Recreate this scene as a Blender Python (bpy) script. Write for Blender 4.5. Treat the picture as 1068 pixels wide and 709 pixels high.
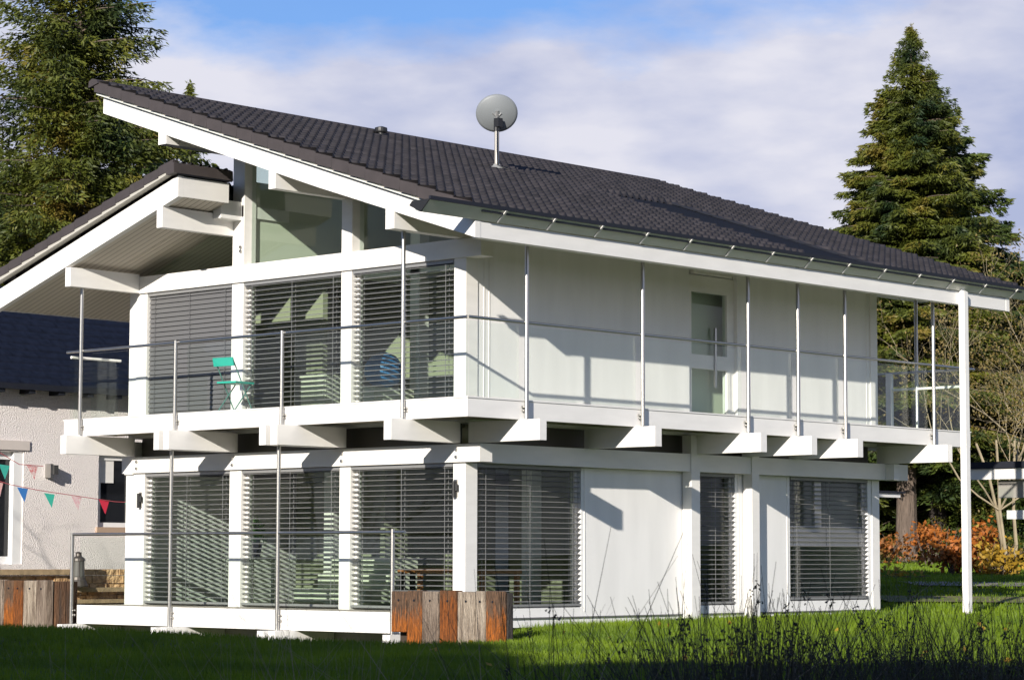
import bpy, math, random
import numpy as np
from mathutils import Vector, Matrix
random.seed(7); RNG = np.random.default_rng(11)
for o in list(bpy.data.objects): bpy.data.objects.remove(o)
sc = bpy.context.scene
rad = math.radians

# ------------------------------------------------------------------ camera
CAM = Vector((-23.734, -22.928, 0.746))
cam = bpy.data.objects.new('camera', bpy.data.cameras.new('camera'))
sc.collection.objects.link(cam); sc.camera = cam
right = Vector((0.68107, -0.73221, 0.00231)); down = Vector((0.06595, 0.0582, -0.99612)); fwd = Vector((0.72924, 0.67858, 0.08793))
cam.matrix_world = Matrix(((right.x, -down.x, -fwd.x, CAM.x), (right.y, -down.y, -fwd.y, CAM.y), (right.z, -down.z, -fwd.z, CAM.z), (0, 0, 0, 1)))
cam.data.sensor_width = 36; cam.data.lens = 36 * 2570.8 / 1068
cam.data.clip_start = .1; cam.data.clip_end = 3000
cam.data.dof.use_dof = True; cam.data.dof.focus_distance = 33; cam.data.dof.aperture_fstop = 14

# ------------------------------------------------------------------ light
SUN = Vector((1, .435, -.36)).normalized()            # direction the sunlight travels
sl = bpy.data.lights.new('sun', 'SUN'); sl.energy = 5.0; sl.angle = rad(.5); sl.color = (1, .935, .83)
so = bpy.data.objects.new('sun', sl); sc.collection.objects.link(so)
so.rotation_euler = SUN.to_track_quat('-Z', 'Y').to_euler(); so.location = (-20, -10, 30)
w = bpy.data.worlds.new('World'); sc.world = w; w.use_nodes = True
nt = w.node_tree; nt.nodes.clear(); N = nt.nodes.new; L = nt.links.new
sky = N('ShaderNodeTexSky'); sky.sky_type = 'NISHITA'; sky.sun_disc = False
sky.sun_elevation = math.asin(-SUN.z); sky.sun_rotation = math.atan2(-SUN.x, -SUN.y)
sky.air_density = 1.0; sky.dust_density = .4; sky.ozone_density = 2.0
bg = N('ShaderNodeBackground'); bg.inputs[1].default_value = .10
out = N('ShaderNodeOutputWorld'); 
tint = N('ShaderNodeMix'); tint.data_type = 'RGBA'; tint.blend_type = 'MULTIPLY'; tint.inputs[0].default_value = 1; tint.inputs[7].default_value = (.55, .72, 1.05, 1)
L(sky.outputs[0], tint.inputs[6]); L(tint.outputs[2], bg.inputs[0])
bgc = N('ShaderNodeBackground'); bgc.inputs[1].default_value = 1.0
tc = N('ShaderNodeTexCoord'); mp = N('ShaderNodeMapping'); mp.inputs['Scale'].default_value = (2.6, 2.6, 7.0)
mp.inputs['Location'].default_value = (-.8, 1.7, .9)
L(tc.outputs['Generated'], mp.inputs[0])
nz = N('ShaderNodeTexNoise'); nz.inputs['Scale'].default_value = 2.2; nz.inputs['Detail'].default_value = 11; nz.inputs['Roughness'].default_value = .56
L(mp.outputs[0], nz.inputs[0])
cr = N('ShaderNodeValToRGB'); cr.color_ramp.elements[0].position = .42; cr.color_ramp.elements[0].color = (0.04,)*3+(1,)
cr.color_ramp.elements[1].position = .62; cr.color_ramp.elements[1].color = (1, 1, 1, 1)
dt = N('ShaderNodeVectorMath'); dt.operation = 'DOT_PRODUCT'; dt.inputs[1].default_value = (.20, -.215, -5.0)   # a cloud bank up to about 11 degrees, thinning above
L(tc.outputs['Generated'], dt.inputs[0])
ad = N('ShaderNodeMath'); ad.operation = 'ADD'; L(nz.outputs[0], ad.inputs[0]); L(dt.outputs['Value'], ad.inputs[1])
ad2 = N('ShaderNodeMath'); ad2.operation = 'ADD'; ad2.inputs[1].default_value = 1.09; L(ad.outputs[0], ad2.inputs[0]); L(ad2.outputs[0], cr.inputs[0])
nz2 = N('ShaderNodeTexNoise'); nz2.inputs['Scale'].default_value = 3.4; nz2.inputs['Detail'].default_value = 9
L(mp.outputs[0], nz2.inputs[0])
cc = N('ShaderNodeValToRGB'); cc.color_ramp.elements[0].position = .40; cc.color_ramp.elements[0].color = (.33, .37, .53, 1)
cc.color_ramp.elements[1].position = .62; cc.color_ramp.elements[1].color = (.58, .58, .65, 1)
L(nz2.outputs[0], cc.inputs[0]); L(cc.outputs[0], bgc.inputs[0])
mx = N('ShaderNodeMixShader'); L(cr.outputs[0], mx.inputs[0]); L(bg.outputs[0], mx.inputs[1]); L(bgc.outputs[0], mx.inputs[2]); L(mx.outputs[0], out.inputs[0])
sc.view_settings.view_transform = 'Standard'; sc.view_settings.look = 'None'
sc.view_settings.exposure = 0.42; sc.view_settings.gamma = 1; sc.view_settings.use_curve_mapping = False
sc.render.engine = 'CYCLES'
sc.cycles.transparent_max_bounces = 24; sc.cycles.max_bounces = 8

# ------------------------------------------------------------------ helpers
class MB:
    def __init__(s): s.v = []; s.f = []
    def add(s, vs, fs):
        b = len(s.v); s.v += [tuple(v) for v in vs]; s.f += [tuple(i + b for i in f) for f in fs]; return s
    def box(s, x0, x1, y0, y1, z0, z1):
        return s.add([(x0,y0,z0),(x1,y0,z0),(x1,y1,z0),(x0,y1,z0),(x0,y0,z1),(x1,y0,z1),(x1,y1,z1),(x0,y1,z1)],
                     [(3,2,1,0),(4,5,6,7),(0,1,5,4),(1,2,6,5),(2,3,7,6),(3,0,4,7)])
    def prism(s, poly, a0, a1, ax='x'):
        # poly: points of the two other axes in order (y,z) for x, (x,z) for y, (x,y) for z
        def P(p, a): return {'x': (a, p[0], p[1]), 'y': (p[0], a, p[1]), 'z': (p[0], p[1], a)}[ax]
        n = len(poly); vs = [P(p, a0) for p in poly] + [P(p, a1) for p in poly]
        return s.add(vs, [tuple(range(n))[::-1], tuple(range(n, 2*n))] + [(i, (i+1) % n, n+(i+1) % n, n+i) for i in range(n)])
    def tube(s, p, q, r, r2=None, n=10):
        p = Vector(p); q = Vector(q); r2 = r if r2 is None else r2
        d = (q - p).normalized(); u = d.orthogonal().normalized(); v = d.cross(u)
        vs = [p + (u*math.cos(2*math.pi*i/n) + v*math.sin(2*math.pi*i/n))*r for i in range(n)] + \
             [q + (u*math.cos(2*math.pi*i/n) + v*math.sin(2*math.pi*i/n))*r2 for i in range(n)]
        return s.add(vs, [tuple(range(n))[::-1], tuple(range(n, 2*n))] + [(i, (i+1) % n, n+(i+1) % n, n+i) for i in range(n)])
    def path(s, pts, r0, r1=None, n=7):
        r1 = r0 if r1 is None else r1; m = len(pts) - 1
        for i in range(m):
            s.tube(pts[i], pts[i+1], r0 + (r1-r0)*i/m, r0 + (r1-r0)*(i+1)/m, n)
        return s
    def lathe(s, c, prof, n=16):
        vs = []; fs = []
        for r, z in prof:
            for i in range(n):
                a = 2*math.pi*i/n; vs.append((c[0]+r*math.cos(a), c[1]+r*math.sin(a), c[2]+z))
        for k in range(len(prof)-1):
            for i in range(n):
                fs.append((k*n+i, k*n+(i+1) % n, (k+1)*n+(i+1) % n, (k+1)*n+i))
        fs.append(tuple(range(n))[::-1]); fs.append(tuple((len(prof)-1)*n+i for i in range(n)))
        return s.add(vs, fs)
    def build(s, name, mat, parent=None, label=None, smooth=False):
        me = bpy.data.meshes.new(name); me.from_pydata(s.v, [], s.f); me.validate()
        if smooth:
            for p in me.polygons: p.use_smooth = True
        me.materials.append(mat); o = bpy.data.objects.new(name, me); sc.collection.objects.link(o)
        if parent is not None:
            o.parent = parent; o.matrix_parent_inverse = parent.matrix_basis.inverted()
        if label: o['label'] = label
        return o
def fastmesh(name, verts, faces, mat, parent=None):
    """verts (n,3) array, faces (m,k) array"""
    me = bpy.data.meshes.new(name); n, k = faces.shape
    me.vertices.add(len(verts)); me.vertices.foreach_set('co', np.asarray(verts, np.float32).ravel())
    me.loops.add(n*k); me.loops.foreach_set('vertex_index', faces.astype(np.int32).ravel())
    me.polygons.add(n); me.polygons.foreach_set('loop_start', np.arange(0, n*k, k, dtype=np.int32))
    me.update(calc_edges=True); me.materials.append(mat)
    o = bpy.data.objects.new(name, me); sc.collection.objects.link(o)
    if parent is not None:
        o.parent = parent; o.matrix_parent_inverse = parent.matrix_basis.inverted()
    return o
def empty(name, loc=(0, 0, 0)):
    o = bpy.data.objects.new(name, None); o.location = loc; o.empty_display_size = .3; sc.collection.objects.link(o)
    return o
def tag(o, label, cat, group=None):
    o['label'] = label; o['category'] = cat
    if group: o['group'] = group
    return o
def kind(o, k): o['kind'] = k; return o

# ------------------------------------------------------------------ materials
def mat(name, col, rough=.6, metal=0, var=0, vscale=3, bump=0, bscale=20, col2=None, spec=.5, stretch=(1,1,1), detail=5, bdist=.02):
    m = bpy.data.materials.new(name); m.use_nodes = True; t = m.node_tree; p = t.nodes['Principled BSDF']
    p.inputs['Base Color'].default_value = (*col, 1); p.inputs['Roughness'].default_value = rough
    p.inputs['Metallic'].default_value = metal; p.inputs['Specular IOR Level'].default_value = spec
    tcn = t.nodes.new('ShaderNodeTexCoord'); mpn = t.nodes.new('ShaderNodeMapping'); mpn.inputs['Scale'].default_value = stretch
    t.links.new(tcn.outputs['Object'], mpn.inputs[0])
    if var or col2:
        n = t.nodes.new('ShaderNodeTexNoise'); n.inputs['Scale'].default_value = vscale; n.inputs['Detail'].default_value = detail
        t.links.new(mpn.outputs[0], n.inputs[0])
        r = t.nodes.new('ShaderNodeValToRGB')
        c2 = col2 if col2 else tuple(c*(1-var) for c in col)
        r.color_ramp.elements[0].position = .32; r.color_ramp.elements[0].color = (*c2, 1)
        r.color_ramp.elements[1].position = .68; r.color_ramp.elements[1].color = (*col, 1)
        t.links.new(n.outputs[0], r.inputs[0]); t.links.new(r.outputs[0], p.inputs['Base Color'])
    if bump:
        n = t.nodes.new('ShaderNodeTexNoise'); n.inputs['Scale'].default_value = bscale; n.inputs['Detail'].default_value = 4
        t.links.new(mpn.outputs[0], n.inputs[0])
        b = t.nodes.new('ShaderNodeBump'); b.inputs['Strength'].default_value = bump; b.inputs['Distance'].default_value = bdist
        t.links.new(n.outputs[0], b.inputs['Height']); t.links.new(b.outputs[0], p.inputs['Normal'])
    return m
def glass(name, tint=(.86, .93, .89), refl=1.0):
    m = bpy.data.materials.new(name); m.use_nodes = True; t = m.node_tree; t.nodes.clear()
    o = t.nodes.new('ShaderNodeOutputMaterial'); tr = t.nodes.new('ShaderNodeBsdfTransparent'); tr.inputs[0].default_value = (*tint, 1)
    g = t.nodes.new('ShaderNodeBsdfGlossy'); g.inputs['Roughness'].default_value = .01; g.inputs[0].default_value = (refl, refl, refl, 1)
    lw = t.nodes.new('ShaderNodeLayerWeight'); lw.inputs[0].default_value = .5
    pw = t.nodes.new('ShaderNodeMath'); pw.operation = 'POWER'; pw.inputs[1].default_value = 5; t.links.new(lw.outputs['Facing'], pw.inputs[0])
    fr = t.nodes.new('ShaderNodeMath'); fr.operation = 'MULTIPLY_ADD'; fr.inputs[1].default_value = .92; fr.inputs[2].default_value = .018; t.links.new(pw.outputs[0], fr.inputs[0]); mxx = t.nodes.new('ShaderNodeMixShader')
    t.links.new(fr.outputs[0], mxx.inputs[0]); t.links.new(tr.outputs[0], mxx.inputs[1]); t.links.new(g.outputs[0], mxx.inputs[2]); t.links.new(mxx.outputs[0], o.inputs[0])
    return m
WHITE = mat('white_painted_timber', (.82, .80, .77), .5, var=.07, vscale=2.2, bump=.08, bscale=30, stretch=(1, 1, 4))
WALL = mat('white_render', (.83, .82, .805), .8, var=.08, vscale=2.2, stretch=(1.6, 1.6, .28), detail=8, bump=.15, bscale=90)
SOFFIT = mat('grey_washed_boards', (.47, .43, .38), .7, var=.12, vscale=4)
STEEL = mat('brushed_steel', (.46, .45, .43), .36, metal=1, bump=.05, bscale=60)
SLATD = mat('grey_coated_slat', (.15, .15, .155), .5, metal=.2)
SLAT = mat('aluminium_slat', (.27, .27, .27), .45, metal=.3)
GLASS = glass('window_glass', (.905, .945, .915)); RAILGLASS = glass('rail_glass', (.965, .985, .97))
TILE = mat('dark_concrete_tile', (.036, .031, .033), .6, var=.6, vscale=3.5, detail=9, bump=.1, bscale=60)
VERGE = mat('verge_tile', (.055, .045, .045), .65, var=.2, vscale=5)
GUTTER = mat('zinc_grey', (.72, .73, .68), .5, metal=.15, var=.08, vscale=2)
NAVY = mat('dark_metal', (.016, .018, .026), .6, spec=.25)
BLACK = mat('black_rubber', (.015, .015, .016), .5)
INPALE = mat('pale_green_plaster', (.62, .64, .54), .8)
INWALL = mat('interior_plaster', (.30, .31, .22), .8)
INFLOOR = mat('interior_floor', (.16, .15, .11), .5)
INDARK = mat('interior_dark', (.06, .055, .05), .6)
DECKGREY = mat('grey_decking', (.48, .44, .35), .7, var=.15, vscale=5)
PANELGREY = mat('grey_panel', (.33, .31, .28), .75, var=.1, vscale=2)

# soffit boards: thin dark joints across one axis
def board_mat(name, axis, pitch, col, joint=(.16, .13, .10)):
    m = mat(name, col, .7); t = m.node_tree; p = t.nodes['Principled BSDF']
    tcn = t.nodes.new('ShaderNodeTexCoord'); sx = t.nodes.new('ShaderNodeSeparateXYZ'); t.links.new(tcn.outputs['Object'], sx.inputs[0])
    d = t.nodes.new('ShaderNodeMath'); d.operation = 'DIVIDE'; d.inputs[1].default_value = pitch; t.links.new(sx.outputs[axis], d.inputs[0])
    fr = t.nodes.new('ShaderNodeMath'); fr.operation = 'FRACT'; t.links.new(d.outputs[0], fr.inputs[0])
    lt = t.nodes.new('ShaderNodeMath'); lt.operation = 'LESS_THAN'; lt.inputs[1].default_value = .14; t.links.new(fr.outputs[0], lt.inputs[0])
    mxn = t.nodes.new('ShaderNodeMix'); mxn.data_type = 'RGBA'; mxn.inputs[6].default_value = (*col, 1); mxn.inputs[7].default_value = (*joint, 1)
    t.links.new(lt.outputs[0], mxn.inputs[0]); t.links.new(mxn.outputs[2], p.inputs['Base Color'])
    return m
BOARDX = board_mat('soffit_boards', 0, .11, (.64, .58, .50), (.26, .21, .16))
BOARDMAIN = board_mat('roof_soffit_boards', 0, .14, (.62, .58, .50), (.45, .41, .34))

# ------------------------------------------------------------------ terrain
def sl_of(x, y):
    dx, dy = x - CAM.x, y - CAM.y
    f_ = np.array([.732, .681]); r_ = np.array([.681, -.732])
    return dx*f_[0] + dy*f_[1], dx*r_[0] + dy*r_[1]
SS = [-400, -60, -20, 0, 8, 14, 20, 24, 30, 36, 40, 45, 50, 60, 75, 90, 130, 200, 900]
ZZ = [-2.5, -2.5, -1.6, -1.3, -1.15, -.85, -.46, -.34, -.26, -.17, -.12, .03, .23, .33, .50, .75, 4, 9, 30]
def smooth(a, b, x):
    t = np.clip((x-a)/(b-a), 0, 1); return t*t*(3-2*t)
def gz(x, y):
    s, r = sl_of(np.asarray(x, float), np.asarray(y, float))
    z = np.interp(s, SS, ZZ)
    crest = smooth(-.9, -6.2, r) * np.exp(-((s-28.5)/3.2)**2) * .19
    dip = smooth(.7, -1.5, r)*smooth(28.8, 31.2, s)*(1-smooth(38, 41, s))*.34
    return z + crest - dip
def ground_grid():
    a = np.concatenate([np.linspace(-500, -60, 12)[:-1], np.linspace(-60, -8, 27)[:-1], np.linspace(-8, 60, 230)[:-1], np.linspace(60, 140, 30)[:-1], np.linspace(140, 900, 14)])
    b = np.concatenate([np.linspace(-700, -60, 12)[:-1], np.linspace(-60, -14, 20)[:-1], np.linspace(-14, 20, 140)[:-1], np.linspace(20, 60, 20)[:-1], np.linspace(60, 700, 12)])
    S, Rr = np.meshgrid(a, b, indexing='ij')
    X = CAM.x + .732*S + .681*Rr; Y = CAM.y + .681*S - .732*Rr
    Z = gz(X, Y) + .015*np.sin(X*2.1+Y)*np.cos(Y*1.7)
    v = np.stack([X.ravel(), Y.ravel(), Z.ravel()], 1)
    n, m = S.shape; i = np.arange(n-1)[:, None]*m + np.arange(m-1)[None]
    f = np.stack([i, i+m, i+m+1, i+1], -1).reshape(-1, 4)[:, ::-1]
    return v, f
GRASS = mat('lawn_soil_and_turf', (.075, .11, .008), .9, col2=(.035, .06, .006), vscale=1.2, bump=.4, bscale=30)
v, f = ground_grid(); g = fastmesh('ground', v, f, GRASS); kind(g, 'structure')
for p in g.data.polygons: p.use_smooth = True

def needles(name, c1, c2, c3, trans=.12):
    m = blade_mat(name, c1, c2, .8, trans=trans); t = m.node_tree
    r = [n for n in t.nodes if n.type == 'VALTORGB'][0]; e = r.color_ramp.elements.new(.56); e.color = (*c1, 1); r.color_ramp.elements[-1].color = (*c3, 1); r.color_ramp.elements[-1].position = .74
    return m
def blade_mat(name, c1, c2, scale=.8, rough=.6, trans=.0):
    m = mat(name, c1, rough, col2=c2, vscale=scale)
    if trans:
        t = m.node_tree; p = t.nodes['Principled BSDF']; o = t.nodes['Material Output']
        tl = t.nodes.new('ShaderNodeBsdfTranslucent'); ms = t.nodes.new('ShaderNodeMixShader'); ms.inputs[0].default_value = trans
        src = p.inputs['Base Color'].links[0].from_socket
        t.links.new(src, tl.inputs[0]); t.links.new(p.outputs[0], ms.inputs[1]); t.links.new(tl.outputs[0], ms.inputs[2]); t.links.new(ms.outputs[0], o.inputs[0])
    return m
def lawn(name, n, s0, s1, r0, r1, h0, h1, m, wid=.006, dens_near=1.0):
    S = s0 + (s1-s0)*RNG.random(n)**dens_near; Rr = r0 + (r1-r0)*RNG.random(n); Rr = Rr * (S/s1)
    X = CAM.x + .732*S + .681*Rr; Y = CAM.y + .681*S - .732*Rr; Z = gz(X, Y)
    keep = ~((X > -.5) & (X < 9.7) & (Y > 0) & (Y < 12)) & ~((X > -1) & (Y > -.1) & (Y < 7.2) & (X < 0))
    keep &= ~((X > -1.75) & (X < -1.1) & (Y > -2.1) & (Y < .1))
    X, Y, Z, S = X[keep], Y[keep], Z[keep], S[keep]; n = len(X)
    h = (h0 + (h1-h0)*RNG.random(n)); a = RNG.random(n)*6.283; l = h*.6*RNG.random(n); b = RNG.random(n)*6.283
    wd = wid*(.6+.8*RNG.random(n))
    dx, dy = np.cos(a)*wd, np.sin(a)*wd
    v = np.empty((n, 3, 3)); v[:, 0] = np.stack([X-dx, Y-dy, Z-.01], 1); v[:, 1] = np.stack([X+dx, Y+dy, Z-.01], 1)
    v[:, 2] = np.stack([X+np.cos(b)*l, Y+np.sin(b)*l, Z+h], 1)
    return kind(fastmesh(name, v.reshape(-1, 3), np.arange(3*n).reshape(-1, 3), m), 'stuff')
BLADE = blade_mat('grass_blade', (.19, .28, .004), (.08, .145, .004), .6, trans=.35)
lawn('lawn_grass', 190000, 22, 37, -9, 9.5, .03, .085, BLADE, .008)
lawn('distant_grass', 70000, 37, 84, 3, 20, .04, .10, BLADE, .018)

# ------------------------------------------------------------------ the house
house = empty('modern_house', (0, 0, 0))
tag(house, 'large white post and beam house with wide glass walls, balcony and dark tiled roofs', 'house')
K = .33; RB = 5.015 + K*1.455                         # main rafter top plane z = RB + K*y
def rz(y): return RB + K*y
X_V, X_B, X_END, Y_R = -1.47, -1.35, 11.6, 6.3        # verge, barge, far verge, ridge
RX0, RX1 = 0.0, 9.65                                  # body of the house

# --- columns on the gable
def col(y0, y1, z0, z1, x0=0, x1=.228): return MB().box(x0, x1, y0, y1, z0, z1).build('column', WHITE, house)
GC = [(0, .23), (2.24, 2.46), (4.56, 4.82), (6.80, 7.05)]
for i, (a, b) in enumerate(GC):
    col(a, b, -.2, 2.01)
    top = [5.35, rz(2.24)-.02, rz(4.56)-.30, 5.05][i]
    col(a+.002, b-.002, 2.81, 4.77)
    if i in (1, 2): col(a+.002, b-.002, 5.035, [0, 6.08, 6.86, 0][i])
col(0.0, .23, 5.035, 5.05)
# beams
def part(n, mb, m=WHITE, par=None, **k): return mb.build(n, m, par or house, **k)
part('tie_beam', MB().box(-.04, .20, -.31, 7.02, 4.775, 5.03))
part('lower_beam', MB().box(-.05, .19, -.31, 7.30, 2.02, 2.262))
part('lower_beam', MB().box(.36, 10.27, -.15, .10, 2.015, 2.272))
part('lower_beam', MB().box(9.62, 9.78, -.32, 7.2, 2.01, 2.268))
part('lower_beam', MB().box(-.04, 9.7, 7.05, 7.25, 2.0, 2.25))
# bolts on the lower beam
for y in (.12, 2.36, 4.70, 6.93):
    for z in (2.09, 2.19): part('bolt', MB().tube((-.075, y, z), (-.045, y, z), .022, n=8), STEEL)
for z in (5.30, 5.24): part('bolt', MB().tube((-.03, 4.62, z), (.0, 4.62, z), .024, n=8), STEEL)
# eave side proud columns
part('column', MB().box(4.60, 4.80, -.17, -.002, -.2, 2.545)); part('column', MB().box(6.06, 6.24, -.17, -.002, -.2, 2.545))
part('column', MB().box(9.46, 9.66, 0, .22, -.2, 2.01))

# --- ground floor walls on the eave side
part('wall', MB().box(2.36, 4.60, .02, .22, -.2, 2.01), WALL); part('wall', MB().box(.23, 2.36, .021, .22, -.2, .06), WALL)
part('wall', MB().box(4.60, 4.91, .02, .22, -.2, 2.01), WALL); part('wall', MB().box(4.91, 5.88, .021, .22, -.2, .05), WALL)
part('wall', MB().box(5.88, 7.26, .02, .22, -.2, 2.01), WALL); part('wall', MB().box(7.26, 9.36, .021, .22, -.2, .09), WALL)
part('wall', MB().box(9.36, 9.459, .02, .22, -.2, 2.01), WALL)
for xs in (2.42, 5.95, 7.18): part('joint_strip', MB().box(xs, xs+.02, .012, .02, .0, 2.0), WHITE)
part('base_trim', MB().box(.23, 9.64, -.004, .02, -.085, -.066), mat('dark_trim_grey', (.12, .12, .12), .7))  # thin dark grey strip along the foot of the eave wall
# rear and side walls of the ground floor
part('wall', MB().box(9.44, 9.64, .22, 3.0, -.2, 2.5), WALL); part('wall', MB().box(9.44, 9.64, 3.0, 7.0, -.2, .9), WALL)
part('wall', MB().box(0, 9.64, 7.05, 7.25, -.25, 2.5), WALL)
# band between beam and balcony
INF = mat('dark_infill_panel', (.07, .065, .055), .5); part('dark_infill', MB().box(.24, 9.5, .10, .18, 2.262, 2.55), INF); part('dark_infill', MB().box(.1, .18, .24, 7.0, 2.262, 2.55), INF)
# floors
part('floor_slab', MB().box(.14, 9.44, .14, 7.04, -.15, .03), INFLOOR); part('floor_slab', MB().box(.02, 9.64, .02, 7.24, 2.552, 2.80), WALL)
# --- first floor walls
def eavewall(x0, x1, y0=.02, y1=.20, z0=2.80, z1=5.46): return part('wall', MB().box(x0, x1, y0, y1, z0, z1), WALL)
part('column', MB().box(.0, .228, .0, .23, 4.772-.002, 4.774))
eavewall(.23, 4.80); eavewall(4.80, 5.96, .10, .22, 4.98); eavewall(5.96, 9.46)
part('column', MB().box(9.462, 9.652, 0, .21, 2.805, 5.45))
part('joint_strip', MB().box(.36, .375, .012, .02, 2.81, 5.3), WHITE); part('joint_strip', MB().box(.46, .475, .012, .02, 2.81, 5.3), WHITE)
part('joint_strip', MB().box(9.36, 9.375, .012, .02, 2.81, 5.3), WHITE)
part('wall', MB().prism([(.22, 2.8), (7.0, 2.8), (7.0, 5.4), (4.3, rz(4.3)-.03), (.22, rz(.22)-.03)], 9.45, 9.65, 'x'), WALL)
part('wall', MB().box(0.02, 9.64, 7.05, 7.25, 2.80, 5.02), WALL)
part('clerestory_glass', MB().box(.3, 9.4, 4.66, 4.67, 6.30, 6.68), GLASS); part('inner_wall', MB().box(.28, 9.4, 4.62, 4.72, 5.04, 6.30), INPALE)
part('clerestory_frame', MB().box(.25, 9.4, 4.60, 4.72, 6.68, 6.80))

# --- windows: frame, glass, blind
def blind(win, ax, a0, a1, z0, z1, off, tilt, cords=3):
    """slats along axis ax ('y' on the gable, 'x' on the eave side); off = plane offset of the slat centre"""
    mb = MB(); sp = .072; n = int((z1-z0)/sp); w2 = .040
    for k in range(n):
        z = z1 - .06 - k*sp
        if z < z0 + .02: break
        t = rad(tilt + random.uniform(-1.5, 1.5))
        c, s_ = math.cos(t)*w2, math.sin(t)*w2
        pts = [(off-c, z-s_), (off, z+.006), (off+c, z+s_), (off+c, z+s_-.003), (off, z+.003), (off-c, z-s_-.003)]
        if ax == 'y': mb.prism([(p[0], p[1]) for p in pts], a0, a1, 'y')
        else: mb.prism(pts, a0, a1, 'x')
    for k in range(cords):
        a = a0 + (a1-a0)*(.08 + .84*k/(cords-1))
        for d in (-.035, .035):
            if ax == 'y': mb.box(off+d-.0025, off+d+.0025, a-.003, a+.003, z0, z1)
            else: mb.box(a-.003, a+.003, off+d-.0025, off+d+.0025, z0, z1)
    o = mb.build('blind', SLATD if tilt > 45 else SLAT, win)
    for nm_, d_, za, zb_ in (('head_rail', .045, z1-.05, z1), ('bottom_rail', .04, z0, z0+.03)):
        (MB().box(off-d_, off+d_, a0, a1, za, zb_) if ax == 'y' else MB().box(a0, a1, off-d_, off+d_, za, zb_)).build(nm_, SLAT, win)
def window_y(y0, y1, z0, z1, tilt=8, bl=True, mull=(), trans=(), fw=.05, x=.125):
    e = MB().box(x-.03, x+.03, y0, y0+fw, z0, z1).box(x-.03, x+.03, y1-fw, y1, z0, z1).box(x-.03, x+.03, y0+fw, y1-fw, z0, z0+fw).box(x-.03, x+.03, y0+fw, y1-fw, z1-fw, z1)
    for m_ in mull: e.box(x-.03, x+.03, m_-.03, m_+.03, z0+fw, z1-fw)
    wn = e.build('window', WHITE, house)
    MB().box(x-.004, x+.004, y0+fw, y1-fw, z0+fw, z1-fw).build('glass', GLASS, wn)
    if bl: blind(wn, 'y', y0+.01, y1-.01, z0+.02, z1, .048, tilt)
    return wn
def window_x(x0, x1, z0, z1, tilt=8, bl=True, mull=(), trans=(), fw=.05, y=.125):
    e = MB().box(x0, x0+fw, y-.03, y+.03, z0, z1).box(x1-fw, x1, y-.03, y+.03, z0, z1).box(x0+fw, x1-fw, y-.03, y+.03, z0, z0+fw).box(x0+fw, x1-fw, y-.03, y+.03, z1-fw, z1)
    for a, b, c, d in mull: e.box(a, b, y-.028, y+.028, c, d)
    wn = e.build('window', WHITE, house)
    MB().box(x0+fw, x1-fw, y-.004, y+.004, z0+fw, z1-fw).build('glass', GLASS, wn)
    if bl: blind(wn, 'x', x0+.01, x1-.01, z0+.02, z1, .05, tilt)
    return wn
bays = [(.232, 2.238), (2.462, 4.558), (4.822, 6.798)]
for i, (a, b) in enumerate(bays):
    window_y(a, b, .035, 2.015, 7)
    window_y(a, b, 2.805, 4.77, [12, 12, 68][i])
window_x(.232, 2.355, .062, 2.012, 7); window_x(4.912, 5.878, .052, 2.012, 7)
window_x(7.262, 9.358, .092, 2.012, 4, mull=[(7.31, 9.30, .93, 1.25), (8.02, 8.20, 1.25, 1.96)], fw=.05)
# clerestory glass above the tie beam (polygons under the rafters)
def pane(poly, x=.15):
    p = MB().prism(poly, x-.004, x+.004, 'x').build('gable_glass', GLASS, house); return p
pane([(.0, 5.035), (2.24, 5.035), (2.24, rz(2.24)-.02), (.0, rz(0)-.02)])
pane([(2.46, 5.035), (4.56, 5.035), (4.56, rz(4.56)-.02), (2.46, rz(2.46)-.02)])
def lz(y): return 6.197 - .302*(y - 4.45)             # top plane of the low roof's barge
pane([(4.83, 5.035), (6.95, 5.035), (6.95, 5.06), (4.83, lz(4.83)-.31)])

# --- balcony door
door = MB().box(4.82, 4.90, .06, .15, 2.82, 4.97).box(5.76, 5.84, .06, .15, 2.82, 4.97).box(4.90, 5.76, .06, .15, 4.72, 4.97).box(4.90, 5.76, .06, .15, 3.57, 3.78).box(4.90, 5.76, .06, .15, 2.82, 2.90).box(5.84, 5.96, .08, .16, 2.82, 4.97).build('balcony_door', WHITE, house)
MB().box(4.90, 5.76, .10, .11, 3.78, 4.72).build('glass', GLASS, door); MB().box(4.90, 5.76, .10, .11, 2.90, 3.57).build('glass', GLASS, door)
MB().box(5.43, 5.47, .03, .06, 3.30, 4.2).build('handle', STEEL, door)
part('door_lintel', MB().box(4.86, 5.8, -.02, .06, 4.985, 5.06))
part('inner_wall', MB().box(4.6, 6.2, .42, .5, 2.81, 5.4), INPALE)  # pale panel added close behind the door to catch daylight and lighten its glass

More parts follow.
